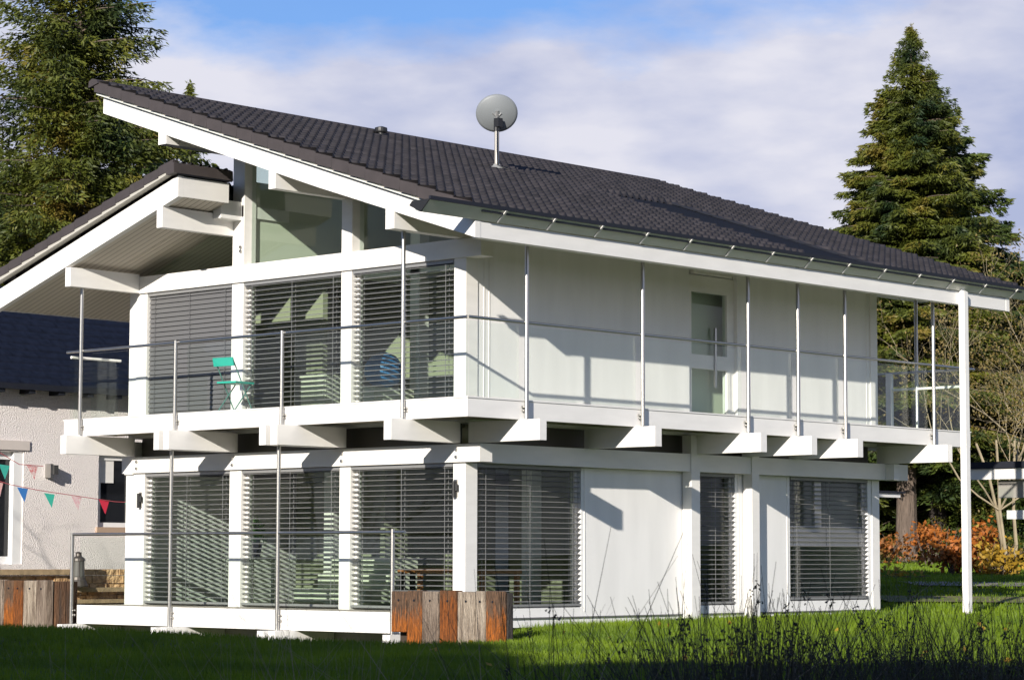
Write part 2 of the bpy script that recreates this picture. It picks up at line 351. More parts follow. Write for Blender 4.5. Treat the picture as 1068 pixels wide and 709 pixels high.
# --- interior
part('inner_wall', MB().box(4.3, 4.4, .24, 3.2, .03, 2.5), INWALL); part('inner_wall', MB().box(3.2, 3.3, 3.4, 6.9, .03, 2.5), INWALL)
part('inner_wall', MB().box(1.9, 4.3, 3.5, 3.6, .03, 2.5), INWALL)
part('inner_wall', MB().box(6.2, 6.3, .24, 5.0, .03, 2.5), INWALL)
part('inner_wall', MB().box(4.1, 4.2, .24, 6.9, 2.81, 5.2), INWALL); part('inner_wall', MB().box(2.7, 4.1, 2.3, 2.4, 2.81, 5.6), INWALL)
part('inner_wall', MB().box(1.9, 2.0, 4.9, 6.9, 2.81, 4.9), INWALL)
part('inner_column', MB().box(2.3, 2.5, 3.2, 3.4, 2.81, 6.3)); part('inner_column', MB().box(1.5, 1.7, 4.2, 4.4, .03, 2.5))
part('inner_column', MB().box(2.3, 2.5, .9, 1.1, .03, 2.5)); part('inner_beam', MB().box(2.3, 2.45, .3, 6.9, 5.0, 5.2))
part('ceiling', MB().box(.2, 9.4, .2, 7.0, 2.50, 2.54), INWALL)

# --- main roof --------------------------------------------------------------
def tiles(name, x0, x1, y_e, y_r, zf, parent, sgn=1, pitch=.16, course=.34, amp=.058, hole=None, m=TILE):
    """pantile field; zf(y) = plane height; courses rise from the eave y_e to the ridge y_r"""
    Ltot = abs(y_r - y_e); nc = int(round(Ltot/(course*.95))); dyc = (y_r-y_e)/nc
    nx = int((x1-x0)/pitch)*8; xs = np.linspace(x0, x1, nx+1)
    ph = (xs-x0)/pitch
    prof = amp*(0.5+0.5*np.cos(2*np.pi*ph))**.8 - .02*np.abs(np.sin(np.pi*ph))
    V = []; F = []; b = 0
    for c in range(nc):
        ya, yb = y_e + c*dyc, y_e + (c+1)*dyc + dyc*.06
        jit = RNG.normal(0, .0018, int((x1-x0)/.32)+2)[np.minimum(((xs-x0)/.32).astype(int), int((x1-x0)/.32))]
        rows = [(ya, -.012), (ya, .052), ((ya+yb)/2, .022), (yb, -.008)]
        for k, (yy, up) in enumerate(rows):
            z = zf(yy) + up + (prof + jit if k > 0 else prof - .012)
            V.append(np.stack([xs, np.full_like(xs, yy), z], 1))
        n1 = nx+1
        for k in range(3):
            i = b + k*n1 + np.arange(nx)
            q = np.stack([i, i+1, i+1+n1, i+n1], 1)
            if hole is not None:
                cx_ = (xs[:-1]+xs[1:])/2; keep = ~((cx_ > hole[0]) & (cx_ < hole[1]) & ((ya+yb)/2 > hole[2]) & ((ya+yb)/2 < hole[3])); q = q[keep]
            F.append(q if sgn > 0 else q[:, ::-1])
        b += 4*n1
    o = fastmesh(name, np.concatenate(V), np.concatenate(F), m, parent)
    return o
TT = .17                                              # tile plane above the rafter plane
main_roof = MB().prism([(-1.42, rz(-1.42)+.02), (Y_R, rz(Y_R)+.02), (Y_R, rz(Y_R)+.13), (-1.42, rz(-1.42)+.13)], X_B-.06, X_END-.08, 'x').build('main_roof', BOARDMAIN, house)
tiles('tile_field', X_V+.02, X_END, -1.50, Y_R, lambda y: rz(y)+TT, main_roof, hole=(5.62, 7.58, -1.7, 2.6))
# verge tiles near and far
def verge(xa, xb, y_e, y_r, zf, parent, h=.17, n=24):
    mb = MB(); d = (y_r-y_e)/n
    for k in range(n):
        a, b = y_e+k*d, y_e+(k+1)*d+d*.05
        mb.prism([(a, zf(a)-h+.075), (b-d*.07, zf(b-d*.07)-h+.055), (b-d*.05, zf(b)+.035), (a, zf(a)+.06)], xa, xb, 'x')
    return mb.build('verge_tiles', VERGE, parent)
verge(X_V, X_V+.10, -1.50, Y_R, lambda y: rz(y)+TT, main_roof); verge(X_END-.08, X_END+.02, -1.50, Y_R, lambda y: rz(y)+TT, main_roof)
rc = MB(); nn = 34
for k in range(nn):
    a = X_V-.02 + k*(X_END+.05-X_V)/nn; b_ = X_V + (k+1)*(X_END+.05-X_V)/nn
    zt = rz(Y_R)+TT
    rc.prism([(Y_R-.12, zt-.0), (Y_R-.08, zt+.06), (Y_R+.02, zt+.085), (Y_R+.1, zt+.05), (Y_R+.11, zt-.04), (Y_R+.08, zt-.04)], a, b_, 'x')
rc.build('ridge_tiles', VERGE, main_roof)
MB().prism([(y, rz(y)+.04) for y in (-1.42, Y_R)] + [(y, rz(y)+.02) for y in (Y_R, -1.42)], X_B-.075, X_B-.02, 'x').build('verge_flashing', GUTTER, main_roof)
# rafters: front and rear barge and inner ones
def rafter(x0, x1, ya=-1.455, yb=6.22):
    return MB().prism([(ya, rz(ya)-.225), (1.5, rz(1.5)-.262), (yb, rz(yb)-.235), (yb, rz(yb)), (ya, rz(ya))], x0, x1, 'x').build('rafter', WHITE, main_roof)
rafter(X_B, X_B+.10)
for x in (1.1, 3.5, 5.9, 8.3): rafter(x, x+.1, -.0)
rafter(11.24, 11.34)
# purlins
for (y0, y1, z0, z1, xe) in ((.015, .18, 5.035, 5.305, 11.2), (2.36, 2.50, 5.80, 6.075, 11.2), (4.74, 4.92, 6.69, 6.885, 11.2)):
    MB().box(X_B+.003, xe, y0, y1, z0, z1).build('purlin', WHITE, main_roof)
# eave beam and its posts
MB().box(X_B+.102, 11.34, -1.45, -1.31, 4.795, 5.0).build('eave_beam', WHITE, main_roof)
MB().box(9.82, 9.93, -1.56, -1.452, -.12, 4.99).prism([(-1.56, 4.99), (-1.452, 4.99), (-1.452, 5.05)], 9.82, 9.93, 'x').build('tall_post', WHITE, main_roof)
# trapezoid gutter
yo, ym, yi = -1.63, -1.47, -1.36; zt, zb = 5.155, 5.012
gut = MB().prism([(yo, zt), (ym, zb), (ym+.012, zb+.012), (yo+.012, zt-.004), (yo+.012, zt+.008), (yo, zt+.008)], -2.33, 12.6, 'x').prism([(ym, zb), (yi, zb+.02), (yi, zt), (yi-.01, zt), (yi-.01, zb+.03), (ym+.012, zb+.012)], -2.33, 12.6, 'x').build('gutter', GUTTER, main_roof)
MB().prism([(yo-.004, zt+.004), (ym, zb-.003), (yi+.09, zt-.05), (yi+.04, zt+.004)], -2.345, -2.331, 'x').build('gutter_end', BLACK, gut)
MB().box(-2.33, 12.6, yo-.006, yo+.03, zt-.006, zt+.045).build('gutter_lip', NAVY, gut)
MB().prism([(-1.60, 5.10), (-1.30, 5.16), (-1.30, 5.20), (-1.60, 5.13)], X_V+.1, X_END-.1, 'x').build('eave_flashing', NAVY, main_roof)
x = -.98
br = 0
while x < 12.0:
    MB().prism([(yo-.022, zt-.008), (ym-.024, zb-.004), (ym-.0, zb-.006), (yo-.001, zt-.01)], x, x+.034, 'x').build('gutter_bracket', WHITE, gut); x += .945
# roof window
rw = MB().prism([(-1.50, rz(-1.50)+TT-.05), (2.62, rz(2.62)+TT-.03), (2.62, rz(2.62)+TT+.015), (-1.50, rz(-1.50)+TT+.01)], 5.60, 7.60, 'x').build('roof_window', NAVY, main_roof)
MB().prism([(-1.45, rz(-1.45)+TT-.003), (2.55, rz(2.55)+TT+.018), (2.55, rz(2.55)+TT+.028), (-1.45, rz(-1.45)+TT+.02)], 5.70, 7.5, 'x').build('pane', mat('dark_roof_glass', (.012, .012, .014), .8, spec=.1), rw)
MB().prism([(-1.48, rz(-1.48)+TT+.01), (2.62, rz(2.62)+TT+.03), (2.62, rz(2.62)+TT+.06), (-1.48, rz(-1.48)+TT+.04)], 7.58, 7.64, 'x').build('frame_rail', NAVY, rw)
MB().box(5.72, 6.3, -1.60, -1.49, 5.19, 5.20).build('flashing_tab', mat('bright_flashing', (.7, .72, .75), .4), rw)
vt = MB().lathe((3.75, 5.56, 7.50), [(.06, 0), (.06, .10), (.10, .105), (.105, .13), (.10, .18), (.04, .20)]).build('roof_vent', BLACK, main_roof)

# --- low roof ----------------------------------------------------------------
YL0, YL1 = 4.45, 8.95
low = MB().prism([(YL0+.03, lz(YL0)-.28), (YL1-.1, lz(YL1)-.28), (YL1-.1, lz(YL1)-.16), (YL0+.03, lz(YL0)-.16)], X_B+.10, -.40, 'x').prism([(4.84, lz(4.84)-.28), (YL1-.1, lz(YL1)-.28), (YL1-.1, lz(YL1)-.16), (4.84, lz(4.84)-.16)], -.40, 9.5, 'x').build('low_roof', BOARDX, house)
MB().prism([(YL0+.04, lz(YL0)-.15), (YL1, lz(YL1)-.15), (YL1, lz(YL1)+.04), (YL0+.04, lz(YL0)+.04)], X_B+.2, -.42, 'x').build('roof_deck', NAVY, low)
MB().prism([(4.84, lz(4.84)-.15), (YL1, lz(YL1)-.15), (YL1, lz(YL1)+.04), (4.84, lz(4.84)+.04)], -.41, 9.4, 'x').build('roof_deck', NAVY, low)
MB().prism([(YL0, lz(YL0)-.305), (YL1-.05, lz(YL1)-.325), (YL1-.05, lz(YL1)-.02), (YL0, lz(YL0))], X_B, X_B+.1, 'x').build('rafter', WHITE, low)
tiles('tile_field', X_V+.03, -.38, YL1+.05, YL0-.02, lambda y: lz(y)+.15, low, sgn=-1)
verge(X_V-.0, X_V+.10, YL1+.05, YL0-.02, lambda y: lz(y)+.17, low, h=.15, n=14)
MB().prism([(YL0+.05, lz(YL0)+.035), (YL1, lz(YL1)+.035), (YL1, lz(YL1)+.095), (YL0+.05, lz(YL0)+.095)], X_V+.01, X_B-.005, 'x').build('verge_flashing', mat('pale_flashing', (.45, .43, .38), .5), low)
MB().box(X_B+.102, -.40, YL0, YL0+.04, lz(YL0)-.30, lz(YL0)-.01).build('fascia', WHITE, low)
rr = MB()
for k in range(3): rr.prism([(YL0-.06, 6.22), (YL0-.05, 6.36), (YL0+.02, 6.39), (YL0+.14, 6.34), (YL0+.12, 6.2)], X_V-.01+k*.37, X_V+.36+k*.37, 'x')
rr.build('ridge_tiles', VERGE, low)
MB().box(X_B-.05, -.38, YL0-.05, YL0-.03, 6.205, 6.225).build('drip_edge', NAVY, low)
MB().box(X_B+.003, 9.5, 4.80, 4.93, 5.48, 5.785).build('purlin', WHITE, low); MB().box(X_B+.003, -.042, 6.95, 7.08, 4.785, 5.07).build('purlin', WHITE, low)
tiles('tile_field', -.38, 9.5, YL1+.05, 4.86, lambda y: lz(y)+.15, low, sgn=-1)
MB().box(-1.35, 9.5, YL1-.08, YL1-.05, 4.55, 4.72).build('fascia', WHITE, low)
part('wall', MB().box(.0, .9, 4.58, 4.8, 5.75, 5.92)); part('wall', MB().box(-.4, -.0, 4.62, 4.8, 5.70, 5.97), WALL)

# --- balcony --------------------------------------------------------------
DX = .977
balc = MB().box(-DX, -DX+.06, -DX, 7.54, 2.555, 2.795).box(-DX+.06, 10.86, -DX, -DX+.06, 2.555, 2.795).box(10.80, 10.86, -DX+.06, 7.5, 2.555, 2.795).build('balcony', WHITE, house)
MB().box(-DX+.06, .0, -DX+.06, 7.54, 2.60, 2.785).box(.0, 10.8, -DX+.06, .015, 2.60, 2.785).box(9.66, 10.8, .015, 7.5, 2.60, 2.785).build('deck_boards', DECKGREY, balc)
MB().box(-DX-.012, -DX+.08, -DX-.012, 7.55, 2.797, 2.815).box(-DX+.08, 10.872, -DX-.012, -DX+.08, 2.797, 2.815).build('coping', WHITE, balc)
JX = [(-.01, .12), (2.34, 2.48), (4.73, 4.87), (5.96, 6.10), (7.14, 7.28), (9.60, 9.74)]
for a, b in JX: MB().box(a, b, -1.35, -.06 if a < 9 else .0, 2.275, 2.552).build('joist', WHITE, balc)
JY = [(.042, .182), (2.265, 2.40), (2.50, 2.635), (4.58, 4.70), (4.80, 4.92), (6.98, 7.12)]
for a, b in JY: MB().box(-1.35, -.06, a, b, 2.275, 2.552).build('joist', WHITE, balc)
for y in (2.45, 4.75): MB().box(-.3, -.25, y-.06, y+.06, 2.29, 2.54).build('spacer', BLACK, balc)
HR = 3.835
MB().path([(-DX-.03, 7.45, HR), (-DX-.03, -DX-.03, HR), (10.95, -DX-.03, HR)], .022, n=10).build('handrail', STEEL, balc)
MB().path([(10.83, -DX, HR), (10.83, 7.3, HR)], .022).build('handrail', STEEL, balc)
MB().box(10.81, 10.85, -.9, .6, 3.54, 3.58).build('side_bar', WHITE, balc)
PX = [.085, 2.465, 4.86, 6.08, 7.29, 9.72]; 
def under(y): return rz(y)-.0
for x in PX: MB().tube((x, -1.03, 2.57), (x, -1.03, rz(-1.03)), .029).build('steel_post', STEEL, balc)
for y, t in ((.16, 5.035), (7.08, 4.79)): MB().tube((-1.03, y, 2.57), (-1.03, y, t), .029).build('steel_post', STEEL, balc)
for y in (2.54, 4.845): MB().tube((-1.03, y, 2.57), (-1.03, y, HR+.03), .029).build('steel_post', STEEL, balc)
for y in (.03, 2.4, 4.8): MB().tube((10.83, y, 2.6), (10.83, y, rz(y) if y < 1 else HR), .029).build('steel_post', STEEL, balc)
MB().box(10.76, 10.84, .50, .60, 2.8, HR).build('steel_post', WHITE, balc)
for x in PX: MB().tube((x-.06, -1.0, 2.72), (x+.05, -1.0, 2.72), .016).tube((x-.055, -1.0, 2.67), (x+.05, -1.0, 2.67), .012).build('clamp', STEEL, balc)
for y in (.16, 2.54, 4.845, 7.08): MB().tube((-1.0, y-.05, 2.70), (-1.0, y+.05, 2.70), .016).tube((-1.0, y-.05, 2.66), (-1.0, y+.05, 2.66), .012).build('clamp', STEEL, balc)
def gpane(x0, x1, y0, y1, z0, z1, par, n='glass_panel'): return MB().box(x0, x1, y0, y1, z0, z1).build(n, RAILGLASS, par)
ys = [-.97, -.02+.2, 2.40, 2.66, 4.72, 4.95, 6.95]
for a, b in ((-.96, -.02), (.30, 2.36), (2.66, 4.66), (4.98, 6.9), (7.2, 7.42)): gpane(-.965, -.953, a, b, 2.83, 3.79, balc)
xs = [-.94]+PX
for a, b in zip([-.93]+[p+.12 for p in PX], [p-.08 for p in PX]+[10.8]): gpane(a, b, -.965, -.953, 2.83, 3.79, balc)
gpane(-.9, -.06, 7.4, 7.412, 2.83, 3.75, balc); MB().tube((-.97, 7.4, 3.76), (-.03, 7.4, 3.76), .022).build('handrail', WHITE, balc)
gpane(10.79, 10.80, -.9, 2.2, 2.83, 3.79, balc)

# --- ground floor terrace ---------------------------------------------------
terr = MB().box(-DX, -DX+.06, .37, 7.14, -.245, .03).box(-DX+.06, -.2, .37, .43, -.245, .03).build('terrace', WHITE, house)
MB().box(-DX+.06, -.002, .43, 7.10, -.05, .026).build('deck_boards', DECKGREY, terr)
MB().box(-.25, -.2, .2, 7.1, -.5, -.06).build('skirt', PANELGREY, terr)
for a, b in JY: MB().box(-1.35, -.26, a, b, -.52, -.25).build('joist', WHITE, terr)
MB().tube((-1.03, 7.22, 1.08), (-1.03, .10, 1.08), .022).build('handrail', STEEL, terr)
for y, t in ((7.21, 1.10), (.33, 1.12)): MB().tube((-1.03, y, -.3), (-1.03, y, t), .029).build('steel_post', STEEL, terr)
for y in (4.90, 2.585): MB().tube((-1.03, y, -.25), (-1.03, y, 2.27), .029).build('steel_post', STEEL, terr)
for y in (7.21, .33, 4.9, 2.585): MB().tube((-1.0, y-.05, -.12), (-1.0, y+.05, -.12), .016).tube((-1.0, y-.05, -.05), (-1.0, y+.05, -.05), .012).build('clamp', STEEL, terr)
for a, b in ((.45, 2.45), (2.70, 4.78), (5.02, 7.1)): gpane(-.965, -.953, a, b, .06, 1.03, terr)

# ------------------------------------------------------------------ satellite dish, lamps
dish = empty('satellite_dish', (4.07, 3.28, 6.78)); tag(dish, 'round grey satellite dish on a short steel mast on the tiled roof', 'satellite dish')
MB().tube((4.07, 3.28, 6.80), (4.07, 3.28, 7.44), .038, n=14).build('mast', mat('mast_aluminium', (.36, .34, .31), .45, metal=.3), dish, smooth=False)
MB().lathe((4.07, 3.28, 6.76), [(.12, 0), (.12, .05), (.06, .10), (.05, .12)]).build('collar', mat('lead_collar', (.25, .25, .24), .6), dish)
db = MB(); nr, na = 8, 40; R0 = .33
nrm = Vector((.62, .68, .42)).normalized(); u = Vector((nrm.y, -nrm.x, 0)).normalized(); vv = u.cross(nrm)*-1
if vv.z < 0: vv = -vv
cen = Vector((4.12, 3.33, 7.70))
def dp(r, a, off): 
    p = cen + u*(r*R0*math.cos(a)) + vv*(r*R0*.93*math.sin(a)) + nrm*(.07*(r*r-1)+off); return tuple(p)
vs = []; fs = []
for side, off in ((0, 0), (1, -.008)):
    for i in range(nr+1):
        for j in range(na): vs.append(dp(i/nr, 2*math.pi*j/na, off))
base = (nr+1)*na
for sd in (0, 1):
    for i in range(nr):
        for j in range(na):
            q = [sd*base+i*na+j, sd*base+(i+1)*na+j, sd*base+(i+1)*na+(j+1) % na, sd*base+i*na+(j+1) % na]; fs.append(q if sd == 0 else q[::-1])
for j in range(na): fs.append([nr*na+j, base+nr*na+j, base+nr*na+(j+1) % na, nr*na+(j+1) % na])
db.add(vs, fs).build('reflector', mat('dish_grey', (.20, .215, .225), .5, var=.06), dish, smooth=True)
pb = cen - nrm*.08
MB().tube((4.07, 3.28, 7.40), (4.07, 3.28, 7.56), .05).box(4.02, 4.12, 3.2, 3.30, 7.46, 7.60).build('clamp', BLACK, dish)
MB().path([(4.03, 3.24, 7.45), (4.02, 3.23, 7.1), (4.03, 3.22, 6.85), (4.2, 3.0, 6.74), (4.5, 2.9, 6.70)], .009, n=5).build('cable', BLACK, dish)
MB().tube(pb + vv*.06, pb - vv*.16, .03).tube(pb+u*.07+vv*.02, pb-vv*.05, .012).tube(pb-u*.07+vv*.02, pb-vv*.05, .012).build('bracket', mat('bracket_zinc', (.4, .4, .4), .4, metal=.6), dish)
MB().path([cen - vv*.30, cen - vv*.30 + nrm*.4], .012).build('feed_arm', STEEL, dish); MB().tube(cen - vv*.28 + nrm*.38, cen - vv*.22+nrm*.30, .035).build('receiver', BLACK, dish)

def wall_lamp(x, y, z, lab):
    e = empty('wall_lamp', (x, y, z)); tag(e, lab, 'wall lamp', 'small outdoor wall lamps')
    MB().box(x-.02, x, y-.03, y+.03, z-.10, z+.13).build('back_plate', STEEL, e)
    MB().tube((x-.05, y-.0, z-.11), (x-.05, y, z+.11), .028).build('lamp_body', BLACK, e)
    MB().tube((x-.05, y-.05, z-.02), (x-.05, y-.05, z+.07), .02).build('sensor', BLACK, e)
wall_lamp(0, 6.88, 1.60, 'dark wall lamp on the leftmost ground floor column beside the terrace')
wall_lamp(0, .17, 1.66, 'dark wall lamp on the corner column of the ground floor')

# ------------------------------------------------------------------ furniture
TEAL = mat('teal_paint', (.03, .42, .33), .45)
def bistro(x, y, z0, ang):
    e = empty('folding_chair', (x, y, z0)); tag(e, 'teal metal folding chair standing on the balcony', 'chair')
    c, s_ = math.cos(ang), math.sin(ang)
    def W(a, b, h): return (x + a*c - b*s_, y + a*s_ + b*c, z0 + h)
    def slab(n, a0, a1, b0, b1, h0, h1, tl=0):
        m_ = MB(); vs = [W(a, b, h + tl*(h-h0)) for h in (h0, h1) for a, b in ((a0, b0), (a1, b0), (a1, b1), (a0, b1))]
        m_.add(vs, [(3,2,1,0),(4,5,6,7),(0,1,5,4),(1,2,6,5),(2,3,7,6),(3,0,4,7)]).build(n, TEAL, e)
    slab('seat', -.19, .21, -.18, .18, .44, .465)
    m_ = MB(); vs = [W(a, b, h) for h, aa in ((.68, -.24), (.80, -.27)) for a, b in ((aa-.01, -.19), (aa+.01, -.19), (aa+.01, .19), (aa-.01, .19))]
    m_.add(vs, [(3,2,1,0),(4,5,6,7),(0,1,5,4),(1,2,6,5),(2,3,7,6),(3,0,4,7)]).build('backrest', TEAL, e)
    LG = mat('teal_grey_leg', (.10, .22, .20), .4)
    for b in (-.17, .17):
        MB().tube(W(-.26, b, .80), W(.22, b, 0), .009).build('leg', LG, e); MB().tube(W(.18, b*.9, .44), W(-.22, b*.9, 0), .009).build('leg', LG, e)
    MB().tube(W(.19, -.17, .05), W(.19, .17, .05), .007).build('stretcher', LG, e)
bistro(-.52, 4.12, 2.79, rad(8))
# things seen through the glass
def cabinet(x0, x1, y0, y1, z0, z1, m, lab, cat='cabinet', nm='cabinet'):
    e = empty(nm, ((x0+x1)/2, (y0+y1)/2, z0)); tag(e, lab, cat)
    MB().box(x0, x1, y0, y1, z0+.06, z1-.03).build('carcass', m, e); MB().box(x0-.015, x1+.015, y0-.015, y1+.015, z1-.03, z1).build('top', m, e)
    h = (z1-z0-.1)/3
    for k in range(3): MB().box(x0-.018, x0-.002, y0+.02, y1-.02, z0+.07+k*h, z0+.05+(k+1)*h).build('drawer', m, e)
    return e
WF = mat('white_furniture', (.72, .72, .62), .4); OR = mat('oak_furniture', (.35, .14, .05), .5); YEL = mat('yellow_plastic', (.75, .5, .03), .4)
cabinet(1.1, 1.5, 3.95, 4.5, 2.80, 3.45, WF, 'white chest of drawers behind the middle balcony window', 'chest of drawers', 'drawer_chest')
cabinet(1.2, 1.7, 2.6, 3.9, .03, .75, WF, 'long low pale cabinet behind the middle ground floor window')
def bench(x, y, w_, l_, z, lab):
    e = empty('bench', (x, y, z)); tag(e, lab, 'bench')
    MB().box(x, x+w_, y-l_, y, z+.5, z+.56).build('seat', OR, e)
    for dx in (.02, w_-.08):
        for dy in (-l_+.02, -.08): MB().box(x+dx, x+dx+.06, y+dy, y+dy+.06, z, z+.5).build('leg', OR, e)
bench(.75, 1.7, .8, 1.3, .03, 'orange brown wooden table behind the window next to the corner column')
bench(.6, -.0+1.9, .3, .1, .03, 'narrow brown stool behind the blind of the terrace corner window')
ball = MB().lathe((1.0, 2.62, 3.18), [(.02, 0), (.14, .03), (.24, .10), (.29, .22), (.27, .34), (.18, .46), (.04, .52)], 20).build('beanbag', mat('blue_vinyl', (.02, .16, .42), .5), smooth=True)
tag(ball, 'blue rounded beanbag behind the middle balcony window', 'beanbag')
st = MB().box(.7, 1.5, 2.5, 3.0, 2.80, 3.18).build('toy_chest', WF); tag(st, 'pale toy chest carrying the blue beanbag', 'chest')
bl = empty('toy_tower', (.55, .33, 2.8)); tag(bl, 'yellow and orange toy tower by the corner window upstairs', 'toy')
for k in range(6): MB().tube((.55, .33, 2.81+k*.09), (.55, .33, 2.88+k*.09), .05 if k % 2 else .065).build('ring', YEL if k % 2 else OR, bl)
pl = empty('potted_plant', (.85, 5.25, .03)); tag(pl, 'bright green leafy pot plant behind the left ground floor window', 'pot plant')
MB().lathe((.85, 5.25, .75), [(.10, 0), (.14, .22), (.15, .22)]).build('pot', BLACK, pl)
tb = empty('side_table', (.85, 5.2, .03)); tag(tb, 'small white side table under the pot plant', 'table')
MB().box(.6, 1.1, 5.0, 5.55, .71, .75).build('tabletop', WF, tb)
for a in (.62, 1.04):
    for b in (5.02, 5.49): MB().box(a, a+.04, b, b+.04, .03, .71).build('leg', WF, tb)
def leafball(c, r, n, sz, m, name, parent, sq=(1, 1, 1)):
    d = RNG.normal(size=(n, 3)); d /= np.linalg.norm(d, axis=1)[:, None]; p = np.array(c) + d*np.array(sq)*r*(RNG.random(n)**.45)[:, None]
    a = RNG.normal(size=(n, 3)); a /= np.linalg.norm(a, axis=1)[:, None]; b = np.cross(a, RNG.normal(size=(n, 3))); b /= np.linalg.norm(b, axis=1)[:, None]
    s_ = sz*(.6+.8*RNG.random(n))[:, None]
    v = np.stack([p-a*s_, p+b*s_*.45, p+a*s_, p-b*s_*.45], 1).reshape(-1, 3)
    return fastmesh(name, v, np.arange(4*n).reshape(-1, 4), m, parent)
leafball((.85, 5.25, 1.12), .2, 160, .07, blade_mat('houseplant', (.2, .5, .03), (.1, .35, .02), 8, trans=.4), 'foliage', pl)
sofa = empty('sofa', (.9, 3.0, .03)); tag(sofa, 'low white sofa end seen under the blinds on the ground floor', 'sofa')
MB().box(.55, 1.15, 2.5, 4.0, .10, .30).build('seat', WF, sofa); MB().box(1.02, 1.15, 2.5, 4.0, .30, .5).build('backrest', WF, sofa)

# ------------------------------------------------------------------ sleeper planters
def sleeper_mat(name, c1, c2):
    return mat(name, c1, .85, col2=c2, vscale=5, bump=1.0, bscale=20, stretch=(3, 3, .35), bdist=.06)
SL = [sleeper_mat('rusty_sleeper', (.34, .11, .02), (.10, .05, .03)), sleeper_mat('grey_sleeper', (.34, .27, .21), (.12, .08, .055)),
      sleeper_mat('brown_sleeper', (.15, .07, .03), (.06, .035, .022)), sleeper_mat('pale_sleeper', (.48, .40, .31), (.20, .15, .11)), sleeper_mat('black_sleeper', (.05, .04, .035), (.02, .02, .02))]
def two_tone(name, lower, upper, zs):
    m = mat(name, lower, .85, bump=1.0, bscale=20, stretch=(3, 3, .35), bdist=.06); t = m.node_tree; p = t.nodes['Principled BSDF']
    tcn = t.nodes.new('ShaderNodeTexCoord'); mpn = t.nodes.new('ShaderNodeMapping'); mpn.inputs['Scale'].default_value = (6, 6, 1.6); t.links.new(tcn.outputs['Object'], mpn.inputs[0])
    n = t.nodes.new('ShaderNodeTexNoise'); n.inputs['Scale'].default_value = 2.6; n.inputs['Detail'].default_value = 10; n.inputs['Roughness'].default_value = .72; t.links.new(mpn.outputs[0], n.inputs[0])
    sx = t.nodes.new('ShaderNodeSeparateXYZ'); t.links.new(tcn.outputs['Object'], sx.inputs[0])
    a = t.nodes.new('ShaderNodeMath'); a.operation = 'MULTIPLY_ADD'; a.inputs[1].default_value = 1.1; t.links.new(n.outputs[0], a.inputs[0]); t.links.new(sx.outputs[2], a.inputs[2])
    r = t.nodes.new('ShaderNodeValToRGB'); r.color_ramp.elements[0].position = zs+.40; r.color_ramp.elements[0].color = (*lower, 1); r.color_ramp.elements[1].position = zs+.62; r.color_ramp.elements[1].color = (*upper, 1)
    t.links.new(a.outputs[0], r.inputs[0])
    mp2 = t.nodes.new('ShaderNodeMapping'); mp2.inputs['Scale'].default_value = (22, 22, 2.2); t.links.new(tcn.outputs['Object'], mp2.inputs[0])
    n2 = t.nodes.new('ShaderNodeTexNoise'); n2.inputs['Scale'].default_value = 2.4; n2.inputs['Detail'].default_value = 9; n2.inputs['Roughness'].default_value = .7; t.links.new(mp2.outputs[0], n2.inputs[0])
    r2 = t.nodes.new('ShaderNodeValToRGB'); r2.color_ramp.elements[0].position = .36; r2.color_ramp.elements[0].color = (.22, .26, .32, 1); r2.color_ramp.elements[1].position = .60; r2.color_ramp.elements[1].color = (1, 1, 1, 1); t.links.new(n2.outputs[0], r2.inputs[0])
    mm = t.nodes.new('ShaderNodeMix'); mm.data_type = 'RGBA'; mm.blend_type = 'MULTIPLY'; mm.inputs[0].default_value = 1; t.links.new(r.outputs[0], mm.inputs[6]); t.links.new(r2.outputs[0], mm.inputs[7])
    t.links.new(mm.outputs[2], p.inputs['Base Color']); return m
SL[0] = two_tone('rusty_sleeper', (.50, .14, .012), (.20, .11, .06), .05)
SL.append(two_tone('orange_sleeper', (.30, .085, .01), (.20, .085, .03), .25))
def planter(y0, widths, mats, x0, zt, zb, lab, depth=.45, first_short=None, side=True, sidemat=4, nside=2):
    e = empty('sleeper_planter', (x0+depth/2, y0-sum(widths)/2, zb)); tag(e, lab, 'planter')
    y = y0
    for k, (wd, mi) in enumerate(zip(widths, mats)):
        zb_ = first_short if (k == 0 and first_short is not None) else zb
        dz = random.uniform(-.014, .014); xo = random.uniform(-.022, .022)
        o = MB().box(x0+xo, x0+.13+xo, y-wd+.010, y-.006, zb_, zt+dz).build('sleeper', SL[mi], e)
        b = o.modifiers.new('b', 'BEVEL'); b.width = .012; b.segments = 2
        MB().tube((x0+xo-.012, y-wd/2, zt-.12), (x0+xo+.01, y-wd/2, zt-.12), .014, n=8).build('coach_screw', NAVY, e)
        y -= wd
    if side:
        for k in range(nside):
            o = MB().box(x0+.14+k*.21, x0+(.34 if nside > 1 else .24)+k*.21, y+.0, y+.11, zb, zt-.01).build('sleeper', SL[sidemat], e)
            b = o.modifiers.new('b', 'BEVEL'); b.width = .012; b.segments = 2
    MB().box(x0+.14, x0+depth, y+.12, y0-.02, zb, zt-.12).build('soil', mat('soil', (.05, .035, .025), .95, bump=.5), e)
    return e
planter(-.16, [.28, .28, .30, .305, .315, .18, .25], [0, 0, 1, 5, 3, 3, 0], -1.52, .325, -.45, 'weathered railway sleeper planter at the right end of the terrace', first_short=-.20, depth=.26, nside=1)
planter(9.42, [.27, .27, .26, .27, .26, .24, .34, .28], [2, 0, 0, 1, 0, 5, 3, 1], -1.45, .39, -.5, 'weathered railway sleeper planter left of the terrace rail', depth=.5, sidemat=2)

